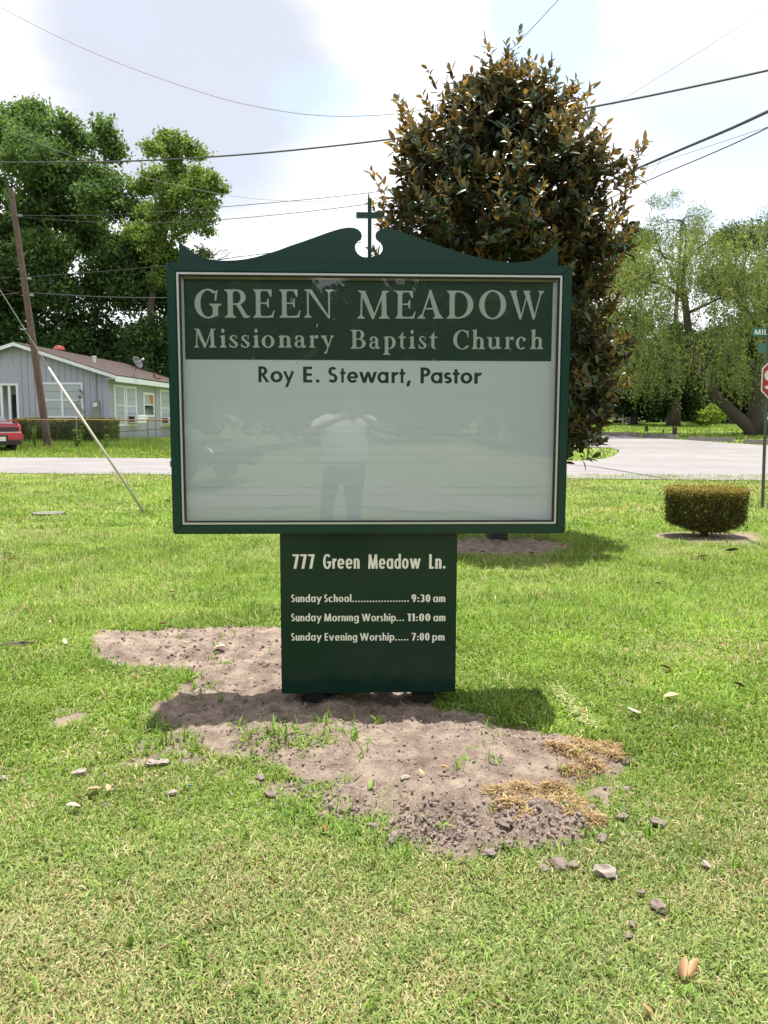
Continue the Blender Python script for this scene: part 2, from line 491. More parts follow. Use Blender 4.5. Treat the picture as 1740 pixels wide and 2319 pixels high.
DIRT_E = gpoly([(1345,1795),(1400,1760),(1450,1800),(1430,1850),(1370,1840)])
BUSH_C = gpt(1597, 1216)
MAG_C = gpt(1120, 1235)
def edge(x, y, poly, amp, f=9.0):
    w = amp*1.3; g_ = f*0.5; h_ = f*3
    return polydist(x + w*(fbm(x*g_, y*g_, 31, 2)-0.5)*2 + amp*.8*(fbm(x*h_, y*h_, 33, 3)-0.5)*2, y + w*(fbm(x*g_, y*g_, 57, 2)-0.5)*2 + amp*.8*(fbm(x*h_, y*h_, 59, 3)-0.5)*2, poly)
def dirt_mask(x, y):
    """0..1 bare soil"""
    x = np.asarray(x, dtype=float); y = np.asarray(y, dtype=float)
    m = np.zeros(x.shape)
    near = (np.abs(x) < 3.2) & (y > 2.0) & (y < 6.5)
    xn = x[near]; yn = y[near]
    v = sst(-0.05, 0.04, edge(xn, yn, DIRT_A, 0.05))
    v = np.maximum(v, sst(-0.055, 0.045, edge(xn, yn, DIRT_B, 0.065)))
    fray = fbm(xn*16, yn*16, 95, 3); v = np.where(v < .97, np.clip(v*(.35+1.4*fray), 0, 1), v)
    patch = sst(0.37, 0.48, fbm(xn*9, yn*9, 91, 4))
    v = np.maximum(v, sst(-0.02, 0.05, edge(xn, yn, DIRT_C, 0.06))*patch*0.9)
    v = np.maximum(v, sst(-0.02, 0.05, edge(xn, yn, DIRT_D, 0.06))*patch)
    v = np.maximum(v, sst(-0.02, 0.05, edge(xn, yn, DIRT_E, 0.05))*patch)
    # grass creeping back into the left part of the big patch
    left = sst(0.25, -0.75, xn) * sst(3.66, 3.42, yn)
    v = v * (1 - left*sst(0.55, 0.66, fbm(xn*8, yn*8, 12, 4))*0.9)
    m[near] = v
    dm = np.hypot((x-MAG_C.x)/0.85, (y-MAG_C.y)/0.62) + 0.25*(fbm(x*3, y*3, 5)-0.5)
    m = np.maximum(m, sst(1.05, 0.9, dm))
    db = np.hypot((x-BUSH_C.x)/0.66, (y-BUSH_C.y)/0.42) + 0.25*(fbm(x*5, y*5, 6)-0.5)
    m = np.maximum(m, sst(1.06, 0.92, db))
    return m
def gz(x, y):
    x = np.asarray(x, dtype=float); y = np.asarray(y, dtype=float)
    z = gz_base(x, y)
    near = (np.abs(x) < 3.2) & (y > 2.0) & (y < 6.5)
    xn = x[near]; yn = y[near]
    add = 0.06*sst(-0.04, 0.34, polydist(xn, yn, DIRT_B))*sst(3.95, 3.55, yn) + 0.022*sst(-0.05, 0.25, polydist(xn, yn, DIRT_A))
    if xn.size:
        z[near] = z[near] + add if z.ndim else z + add
    return z
def gz1(x, y):
    return float(gz(np.array([x]), np.array([y]))[0])
def rough_soil(x, y):
    m = dirt_mask(x, y)
    n = fbm(x*14, y*14, 77, 4, 0.55)
    n2 = fbm(x*45, y*45, 78, 3, 0.6)
    n3 = fbm(x*5, y*5, 71, 3, 0.5)
    lip = sst(3.2, 2.85, y); n4 = np.abs(fbm(x*24, y*24, 80, 3, 0.55)-0.5)
    return m, m*((n-0.5)*0.060 + np.abs(n2-0.5)*0.036*(1+1.2*lip) + (n3-0.5)*0.05 + n4*0.07*lip) 

def spaced(a, b, d0, grow, lim):
    """coordinates fine in [a,b], growing outside"""
    c = list(np.arange(a, b, d0)); 
    s = d0; x = c[-1]; hi = []
    while x < lim[1]:
        s = min(s*grow, max(0.8, abs(x)*0.03)); x += s; hi.append(x)
    s = d0; x = c[0]; lo = []
    while x > lim[0]:
        s = min(s*grow, max(0.8, abs(x)*0.03)); x -= s; lo.append(x)
    return np.array(lo[::-1] + c + hi)
xs = spaced(-1.75, 1.75, 0.014, 1.12, (-900, 900))
ys = spaced(2.55, 4.75, 0.012, 1.09, (-700, 1500))
GX, GY = np.meshgrid(xs, ys)
gx, gy = GX.ravel(), GY.ravel()
DM, RS = rough_soil(gx, gy)
gzv = gz(gx, gy) + RS
V = np.stack([gx, gy, gzv], 1)
nx_, ny_ = len(xs), len(ys)
idx = np.arange(nx_*ny_).reshape(ny_, nx_)
Fq = np.stack([idx[:-1,:-1].ravel(), idx[:-1,1:].ravel(), idx[1:,1:].ravel(), idx[1:,:-1].ravel()], 1)

def ground_mat():
    m, nt, p, out = new_mat('lawn_soil')
    N = nt.nodes.new; L = nt.links.new
    a = N('ShaderNodeAttribute'); a.attribute_name = 'tint'
    sp = N('ShaderNodeSeparateColor'); L(a.outputs['Color'], sp.inputs[0])
    tcn = N('ShaderNodeTexCoord')
    def noise(sc, det=6, ro=0.55, vec=None):
        n = N('ShaderNodeTexNoise'); n.inputs['Scale'].default_value = sc; n.inputs['Detail'].default_value = det; n.inputs['Roughness'].default_value = ro
        L(vec or tcn.outputs['Object'], n.inputs['Vector']); return n.outputs[0]
    def mix(f, c1, c2):
        n = N('ShaderNodeMix'); n.data_type = 'RGBA'
        for s, v in ((0, f), (6, c1), (7, c2)):
            if isinstance(v, tuple): n.inputs[s].default_value = (*v, 1)
            elif isinstance(v, float): n.inputs[s].default_value = v
            else: L(v, n.inputs[s])
        return n.outputs[2]
    def rng_(v, a_, b_):
        n = N('ShaderNodeMapRange'); n.inputs['From Min'].default_value = a_; n.inputs['From Max'].default_value = b_; L(v, n.inputs['Value']); return n.outputs[0]
    fine = noise(160, 3, 0.7)
    grass = mix(rng_(fine, 0.38, 0.62), (0.04, 0.08, 0.010), (0.19, 0.27, 0.045))
    straw = mix(rng_(noise(210, 3, 0.7), 0.35, 0.65), (0.10, 0.085, 0.04), (0.36, 0.31, 0.16))
    patchy = rng_(noise(1.7, 6, 0.6), 0.52, 0.68)
    # blue channel: how dry the lawn is there
    dry = N('ShaderNodeMath'); dry.operation = 'ADD'; dry.use_clamp = True
    pm = N('ShaderNodeMath'); pm.operation = 'MULTIPLY'; pm.inputs[1].default_value = 0.3; L(patchy, pm.inputs[0])
    L(pm.outputs[0], dry.inputs[0]); L(sp.outputs[2], dry.inputs[1])
    lawn = mix(dry.outputs[0], grass, straw)
    soil = mix(rng_(noise(9, 8, 0.6), 0.35, 0.65), (0.135, 0.10, 0.080), (0.305, 0.24, 0.190))
    soil = mix(rng_(noise(70, 4, 0.7), 0.55, 0.72), soil, (0.075, 0.055, 0.047))
    soil = mix(rng_(noise(120, 2, 0.5), 0.66, 0.72), soil, (0.38, 0.32, 0.27))
    L(mix(sp.outputs[0], lawn, soil), p.inputs['Base Color'])
    p.inputs['Roughness'].default_value = 1.0
    p.inputs['Specular IOR Level'].default_value = 0.15
    b = N('ShaderNodeBump'); b.inputs['Strength'].default_value = 1.0; b.inputs['Distance'].default_value = 0.012
    L(noise(85, 6, 0.75), b.inputs['Height'])
    L(b.outputs[0], p.inputs['Normal'])
    return m

def dry_at(x, y):
    """dryness of the lawn 0..1"""
    d = 0.35*sst(0.42, 0.7, fbm(x*0.9+4, y*0.9, 21, 4)) 
    d = d + 0.30*sst(3.1, 2.1, y) + 0.18*sst(4.2, 3.0, y)*sst(0.2, 1.0, x)
    d = d + 0.55*np.exp(-((y-(18.0-0.12*x))/1.3)**2)*(0.5+fbm(x*0.6, y*0.6, 8))*0.8      # trampled verge
    d = d + 0.45*np.exp(-((y-12.9)/0.5)**2)*(0.3+fbm(x*0.5, y*2, 9))
    d = d + 0.35*np.exp(-(np.hypot((x-2.1)/0.9, (y-5.0)/0.25))**2) + 0.3*np.exp(-(np.hypot((x-1.6)/0.8, (y-2.75)/0.5))**2)
    d = d + 0.5*np.exp(-((y-(24.6+3.0-0.11*x))/0.6)**2)
    return np.clip(d, 0, 1)
DRY = dry_at(gx, gy)
cols = np.stack([DM, np.zeros_like(DM), DRY*0.9], 1)
me = fast_mesh('ground', V, Fq, cols, smooth=True)
ground = link('ground', me, ground_mat(), kind='structure')

# ------------------------------------------------------------------ road: main street plus the apron of the side street, with the grass island left out
def bisected(name, poly, dz, mat_, step, thick=0.0, **kw):
    bm = bmesh.new()
    vs = [bm.verts.new((x, y, 0)) for x, y in poly]
    bm.faces.new(vs)
    bmesh.ops.recalc_face_normals(bm, faces=bm.faces[:])
    if bm.faces[:][0].normal.z < 0:
        bmesh.ops.reverse_faces(bm, faces=bm.faces[:])
    x0 = min(p[0] for p in poly); x1 = max(p[0] for p in poly); y0 = min(p[1] for p in poly); y1 = max(p[1] for p in poly)
    k = y0 + step
    while k < y1:
        bmesh.ops.bisect_plane(bm, geom=bm.verts[:]+bm.edges[:]+bm.faces[:], plane_co=(0, k, 0), plane_no=(0, 1, 0)); k += step
    k = x0 + step
    while k < x1:
        bmesh.ops.bisect_plane(bm, geom=bm.verts[:]+bm.edges[:]+bm.faces[:], plane_co=(k, 0, 0), plane_no=(1, 0, 0)); k += step*1.5
    for v in bm.verts:
        v.co.z = gz1(v.co.x, v.co.y) + dz
    if thick:
        r = bmesh.ops.extrude_face_region(bm, geom=bm.faces[:])
        # keep the top, drop the copied skirt
        for e in r['geom']:
            if isinstance(e, bmesh.types.BMVert): e.co.z -= 0
        for v in [v for v in bm.verts if v not in set(g for g in r['geom'] if isinstance(g, bmesh.types.BMVert))]:
            v.co.z -= thick
    me = bpy.data.meshes.new(name); bm.to_mesh(me); bm.free()
    return link(name, me, mat_, **kw)

def road_mat():
    m, nt, p, out = new_mat('worn_concrete_road')
    N = nt.nodes.new; L = nt.links.new
    tcn = N('ShaderNodeTexCoord')
    n1 = N('ShaderNodeTexNoise'); n1.inputs['Scale'].default_value = 0.5; n1.inputs['Detail'].default_value = 9; n1.inputs['Roughness'].default_value = 0.65
    L(tcn.outputs['Object'], n1.inputs['Vector'])
    n2 = N('ShaderNodeTexNoise'); n2.inputs['Scale'].default_value = 30; n2.inputs['Detail'].default_value = 4
    L(tcn.outputs['Object'], n2.inputs['Vector'])
    cr = N('ShaderNodeValToRGB'); cr.color_ramp.elements[0].position = 0.3; cr.color_ramp.elements[0].color = (0.155, 0.143, 0.141, 1)
    cr.color_ramp.elements[1].position = 0.7; cr.color_ramp.elements[1].color = (0.215, 0.20, 0.197, 1)
    L(n1.outputs[0], cr.inputs[0])
    mx = N('ShaderNodeMix'); mx.data_type = 'RGBA'; mx.blend_type = 'MULTIPLY'
    r2 = N('ShaderNodeMapRange'); r2.inputs['From Min'].default_value = 0.3; r2.inputs['From Max'].default_value = 0.7; r2.inputs['To Min'].default_value = 0.85; r2.inputs['To Max'].default_value = 1.08
    L(n2.outputs[0], r2.inputs['Value'])
    cc = N('ShaderNodeCombineColor'); 
    for i in range(3): L(r2.outputs[0], cc.inputs[i])
    mx.inputs[0].default_value = 1; L(cr.outputs[0], mx.inputs[6]); L(cc.outputs[0], mx.inputs[7])
    # tyre-darkened lengthwise streaks
    mp = N('ShaderNodeMapping'); mp.inputs['Scale'].default_value = (0.03, 1.3, 1); mp.inputs['Rotation'].default_value = (0, 0, 0.12)
    L(tcn.outputs['Object'], mp.inputs[0])
    n3 = N('ShaderNodeTexNoise'); n3.inputs['Scale'].default_value = 1.0; n3.inputs['Detail'].default_value = 5; L(mp.outputs[0], n3.inputs['Vector'])
    r3 = N('ShaderNodeMapRange'); r3.inputs['From Min'].default_value = 0.52; r3.inputs['From Max'].default_value = 0.72; r3.inputs['To Max'].default_value = 0.5; L(n3.outputs[0], r3.inputs['Value'])
    m3 = N('ShaderNodeMix'); m3.data_type = 'RGBA'; L(r3.outputs[0], m3.inputs[0]); L(mx.outputs[2], m3.inputs[6]); m3.inputs[7].default_value = (0.13, 0.12, 0.118, 1)
    L(m3.outputs[2], p.inputs['Base Color']); p.inputs['Roughness'].default_value = 0.92
    b = N('ShaderNodeBump'); b.inputs['Strength'].default_value = 0.3; b.inputs['Distance'].default_value = 0.01; L(n2.outputs[0], b.inputs['Height']); L(b.outputs[0], p.inputs['Normal'])
    return m
M_ROAD = road_mat()
nl = gpt(0, 1073); nr = gpt(1740, 1090)
def near_y(x): return nl.y + (nr.y-nl.y)*(x-nl.x)/(nr.x-nl.x)
fl = gpt(0, 1037); fr = gpt(1284, 1045)
def far_y(x): return fl.y + (fr.y-fl.y)*(x-fl.x)/(fr.x-fl.x)
rj = random.Random(3)
ROAD = []
x = -95.0
while x < 95:
    ROAD.append((x, near_y(x) + rj.uniform(-0.07, 0.07))); x += 0.6 if abs(x) < 14 else 4
ISL = [(1335,1043.5),(1365,1040.5),(1388,1034),(1402,1026),(1403,1020),(1385,1016),(1350,1014),(1300,1012),(1240,1009),(1150,1004)]
STOPS_L = [(1150,972),(1250,977),(1330,981.5),(1360,984.5),(1445,990.5),(1540,996),(1665,1005),(1740,1009.5),(1850,1016)]
ROAD += [(95, 24.5), (60, 27), (34, 31)]
ROAD += [tuple(gpt(a, b)[:2]) for a, b in STOPS_L[::-1]]
ROAD += [tuple(gpt(a, b)[:2]) for a, b in ISL[::-1]]
xx = fr.x
ROAD += [(fr.x+0.4, far_y(fr.x+0.4))]
x = fr.x - 0.6
while x > -95:
    ROAD.append((x, far_y(x) + rj.uniform(-0.05, 0.05))); x -= 0.7 if abs(x) < 20 else 4
road = bisected('road', ROAD, 0.02, M_ROAD, 1.6, thick=0.08, kind='structure')
def on_road(x, y):
    return inpoly(x, y, ROAD)
# a dark joint running across the junction
mb = MB()
for seg in ([(1288,1054),(1340,1057.5),(1400,1067),(1450,1076),(1512,1087)], [(1290,1009.5),(1330,1012),(1390,1015.5),(1412,1016)]):
    pts = [gpt(a, b) for a, b in seg]
    for i in range(len(pts)-1):
        a, b = pts[i], pts[i+1]
        n = Vector((-(b-a).y, (b-a).x, 0)).normalized()*0.05
        za = gz1(a.x, a.y)+0.026; zb = gz1(b.x, b.y)+0.026
        mb.add([(a.x-n.x,a.y-n.y,za),(b.x-n.x,b.y-n.y,zb),(b.x+n.x,b.y+n.y,zb),(a.x+n.x,a.y+n.y,za)], [(0,1,2,3)])
mb.build('road_joint', mat('tar_joint', (0.07,0.065,0.065), rough=0.9), kind='structure')

# the drive that curves behind the photographer (seen only mirrored in the sign)
DRIVE = [(-30,-15.5),(-8,-10.2),(-2,-7.2),(1.5,-5.6),(4.5,-5.3),(7.5,-6.2),(12,-9.5),(20,-15),(22,-12.6),(13.5,-6.9),(8.6,-3.6),(4.8,-2.5),(1.0,-2.9),(-2.6,-4.7),(-8.6,-8.0),(-30,-13)]
bisected('driveway', DRIVE, 0.03, M_ROAD, 1.0, kind='structure')

# ------------------------------------------------------------------ grass blades
BV = []; BF = []; BC = []; nb_off = 0
def blades(x, y, ln, wd, lean, lod, dark=None, dryb=0.0, force=None, cap=1.0):
    """append blades at x,y; all arrays"""
    global nb_off
    n = len(x)
    if n == 0: return
    az = rng.uniform(0, 2*np.pi, n)
    z0 = gz(x, y) - 0.004
    dx, dy = np.cos(az), np.sin(az)
    sx, sy = -dy, dx
    tw = rng.uniform(-0.6, 0.6, n)
    h1 = ln*0.55*np.cos(lean*0.6); r1 = ln*0.55*np.sin(lean*0.6)
    h2 = h1 + ln*0.45*np.cos(np.minimum(lean*1.5, 1.9)); r2 = r1 + ln*0.45*np.sin(np.minimum(lean*1.5, 1.9))
    hw = wd/2
    b0 = np.stack([x-sx*hw, y-sy*hw, z0], 1); b1 = np.stack([x+sx*hw, y+sy*hw, z0], 1)
    tip = np.stack([x+dx*r2, y+dy*r2, z0+np.maximum(h2, 0.004)], 1)
    # pigment
    d = dry_at(x, y) + dryb
    u = rng.uniform(0, 1, n); s = rng.uniform(0, 1, n)
    g1 = np.array([0.06, 0.135, 0.014]); g2 = np.array([0.245, 0.335, 0.046]); st = np.array([0.43, 0.38, 0.20]); st2 = np.array([0.30, 0.22, 0.11])
    c = g1[None]*(1-u[:, None]) + g2[None]*u[:, None]
    blotch = fbm(x*2.3, y*2.3, 41, 3)[:, None]
    c = c * (0.55 + 0.9*blotch) * (0.78 + 0.44*fbm(x*.55+3, y*.55, 47, 3)[:, None])
    isdry = s < (0.04 + 0.42*np.clip(d, 0, 1))*(0.55+1.0*sst(.38, .62, fbm(x*6, y*6, 52, 3)))
    nearf = sst(3.6, 2.2, y)[:, None]; c = c*(1-nearf*.75) + np.array([.205, .265, .085])[None]*(.55+.9*u[:, None])*nearf*.75
    stc = st[None]*rng.uniform(0.7, 1.15, (n, 1)); stc[rng.uniform(0, 1, n) < 0.25] = st2
    c = np.where(isdry[:, None], stc, c)
    if force is not None: c = np.array(force)[None]*rng.uniform(0.6, 1.3, (n, 1))
    if lod == 0:
        m0 = np.stack([x+dx*r1-sx*hw*0.85, y+dy*r1-sy*hw*0.85, z0+h1+tw*hw], 1)
        m1 = np.stack([x+dx*r1+sx*hw*0.85, y+dy*r1+sy*hw*0.85, z0+h1-tw*hw], 1)
        Vv = np.stack([b0, b1, m0, m1, tip], 1).reshape(-1, 3)
        o = nb_off + np.arange(n)[:, None]*5
        Ff = np.concatenate([o+np.array([0,1,3]), o+np.array([0,3,2]), o+np.array([2,3,4])], 0)
        Cc = np.repeat(c, 5, 0); nb = 5
    else:
        Vv = np.stack([b0, b1, tip], 1).reshape(-1, 3)
        o = nb_off + np.arange(n)[:, None]*3
        Ff = o+np.array([0,1,2]); Cc = np.repeat(c, 3, 0); nb = 3
    BV.append(Vv); BF.append(Ff); BC.append(Cc); nb_off += n*nb

def scatter(n, y0, y1, pad=0.5, power=1.0, xr=None):
    y = y0 + (y1-y0)*rng.uniform(0, 1, n)**power
    if xr: x = rng.uniform(xr[0], xr[1], n)
    else: x = rng.uniform(-1, 1, n)*(0.475*y + pad)
    return x, y
def keep(x, y, thr=None):
    m = dirt_mask(x, y)
    k = rng.uniform(0, 1, len(x)) > m*1.05
    return k
def lawn(n, y0, y1, ln, wd, lod, pad=0.5, lean=(0.5, 1.35), power=1.0, xr=None):
    x, y = scatter(n, y0, y1, pad, power, xr)
    k = keep(x, y); x, y = x[k], y[k]
    # thinner where it is dry
    dn = fbm(x*3.1, y*3.1, 66, 3)
    k = rng.uniform(0, 1, len(x)) > 0.35*sst(0.45, 0.25, dn); x, y = x[k], y[k]
    m = len(x)
    L_ = rng.uniform(ln[0], ln[1], m)*(0.5+1.0*dn[k])*np.where(rng.uniform(0,1,m) < .04, 1.7, 1); W_ = rng.uniform(wd[0], wd[1], m)
    le = rng.uniform(lean[0], lean[1], m)
    blades(x, y, L_, W_, le, lod)
lawn(270000, 1.75, 3.3, (0.012, 0.042), (0.0024, 0.0058), 0, 0.35, lean=(.5, 1.5))
lawn(170000, 3.3, 5.6, (0.016, 0.052), (0.0035, 0.008), 0, 0.4, lean=(.5, 1.45))
lawn(160000, 5.6, 10.5, (0.03, 0.075), (0.006, 0.012), 1, 0.5)
lawn(150000, 10.5, 20.3, (0.035, 0.09), (0.013, 0.028), 1, 0.6)
# the lawn goes on to both sides of the view
def flank(n, y0, y1, w, ln, wd, lod, gap):
    y = rng.uniform(y0, y1, n); x = rng.choice([-1.0, 1.0], n)*(0.475*y + gap + rng.uniform(0, w, n))
    k = keep(x, y); x, y = x[k], y[k]; m = len(x)
    blades(x, y, rng.uniform(ln[0], ln[1], m), rng.uniform(wd[0], wd[1], m), rng.uniform(.5, 1.4, m), lod)
flank(75000, 1.2, 5.6, 2.0, (0.025, 0.065), (0.006, 0.012), 1, .35)
flank(50000, 5.6, 12, 3.2, (0.035, 0.09), (0.012, 0.022), 1, .5)
flank(40000, 12, 19, 5, (0.05, 0.11), (0.02, 0.035), 1, .6)
# lusher fringe round the bare soil: longer, greener, more upright blades
x, y = scatter(19000, 2.6, 5.6, 0, 1, (-1.9, 1.9))
e = np.maximum(polydist(x, y, DIRT_A), polydist(x, y, DIRT_B)); k = (e < 0.03) & (e > -0.13) & (x < 0.65) & ~inpoly(x, y, DIRT_C); x, y = x[k], y[k]
k = keep(x, y); x, y = x[k], y[k]; m = len(x)
blades(x, y, rng.uniform(0.035, 0.085, m), rng.uniform(0.004, 0.008, m), rng.uniform(0.4, 1.3, m), 0, force=(0.13, 0.24, 0.03))
# loose sprigs standing in the bare soil
def sprig(cx_, cy_, r, n, L0=0.03, L1=0.095, col=(0.15, 0.25, 0.035)):
    n = int(n*.6)
    a = rng.uniform(0, 6.28, n); q = r*np.sqrt(rng.uniform(0, 1, n))
    blades(cx_+np.cos(a)*q, cy_+np.sin(a)*q, rng.uniform(L0, L1, n), rng.uniform(0.004, 0.009, n), rng.uniform(0.2, 1.4, n), 0, force=col)
for _ in range(240):
    q_ = rng.uniform(1.9, 7); sprig(rng.uniform(-1,1)*(q_*.47), q_, rng.uniform(.012,.05), int(rng.integers(6,22)), .03, .085)
for (px, py, r, n) in [(425,1545,.05,60),(400,1548,.05,50),(440,1535,.03,30),(365,1655,.04,30),(400,1680,.06,40),(545,1668,.02,10),(565,1680,.06,30),(625,1675,.03,12),(700,1680,.07,36),(745,1668,.04,20),(785,1655,.02,8),(440,1680,.05,40),(640,1700,.12,110),(600,1690,.1,80),(770,1692,.06,30),(800,1660,.02,8),(830,1620,.03,8),(735,1625,.02,6),(990,1575,.06,22),(1030,1570,.06,26),(1080,1590,.1,60),(755,1835,.03,14),(790,1848,.03,14),(940,1850,.03,8),(980,1885,.05,20),(1040,1560,.05,20),(560,1712,.1,60),(300,1690,.1,80),(340,1700,.08,60),(1210,1650,.05,30),(1240,1665,.04,22)]:
    p = gpt(px, py); sprig(p.x, p.y, r, n)
# the taller, weedy verge on the far side of the street, round the fence and the hedge
x, y = scatter(60000, 25.5, 43.5, 0.0, 1.0, (-22, -6)); k = ~on_road(x, y); x, y = x[k], y[k]; m = len(x)
tall = sst(30, 34, y)
blades(x, y, rng.uniform(0.05, 0.12, m)*(1+1.4*tall), rng.uniform(0.025, 0.05, m), rng.uniform(0.1, 0.9, m), 1, dryb=-0.1)
x, y = scatter(15000, 33.0, 44.0, 0.0, 1.0, (-22, -6)); m = len(x)
blades(x, y, rng.uniform(0.15, 0.42, m), rng.uniform(0.02, 0.045, m), rng.uniform(0.0, 0.5, m), 1, force=(0.16, 0.25, 0.045))
x, y = scatter(45000, 24, 66, 0.0, 1.0, (3, 34)); k = ~on_road(x, y); x, y = x[k], y[k]; m = len(x)
blades(x, y, rng.uniform(0.06, 0.14, m), rng.uniform(0.04, 0.08, m), rng.uniform(0.1, 0.9, m), 1, dryb=-0.15)
me = fast_mesh('grass', np.concatenate(BV), np.concatenate(BF), np.concatenate(BC))
grass = link('grass', me, M_GRASS, kind='stuff', label='sunlit lawn grass, yellow-green with straw-coloured dry blades', category='grass')
print('grass tris', len(me.polygons))
# ------------------------------------------------------------------ lettering built from strokes
def ring(cx, cy, rx, ry, a0, a1, wx, wy, n=2.0, k=26):
    """band between an outer and an inner oval, from angle a0 to a1 (degrees)"""
    out = []
    st = max(2, int(abs(a1-a0)/360*k))
    def pt(a, rx, ry):
        c, s = math.cos(math.radians(a)), math.sin(math.radians(a))
        return (cx + rx*math.copysign(abs(c)**(2/n), c), cy + ry*math.copysign(abs(s)**(2/n), s))
    for i in range(st):
        p, q = a0+(a1-a0)*i/st, a0+(a1-a0)*(i+1)/st
        out.append([pt(p, rx-wx, ry-wy), pt(p, rx, ry), pt(q, rx, ry), pt(q, rx-wx, ry-wy)])
    return [('s', out)]
def rect(x0, x1, y0, y1): return [('s', [[(x0,y0),(x1,y0),(x1,y1),(x0,y1)]])]
def dia(x0, y0, x1, y1, w): return [('s', [[(x0,y0),(x0+w,y0),(x1+w,y1),(x1,y1)]])]
def poly(*p): return [('s', [list(p)])]
def dot(cx, cy, rx, ry=None):
    ry = ry or rx
    return [('s', [[(cx+rx*math.cos(a*math.pi/6), cy+ry*math.sin(a*math.pi/6)) for a in range(12)]])]

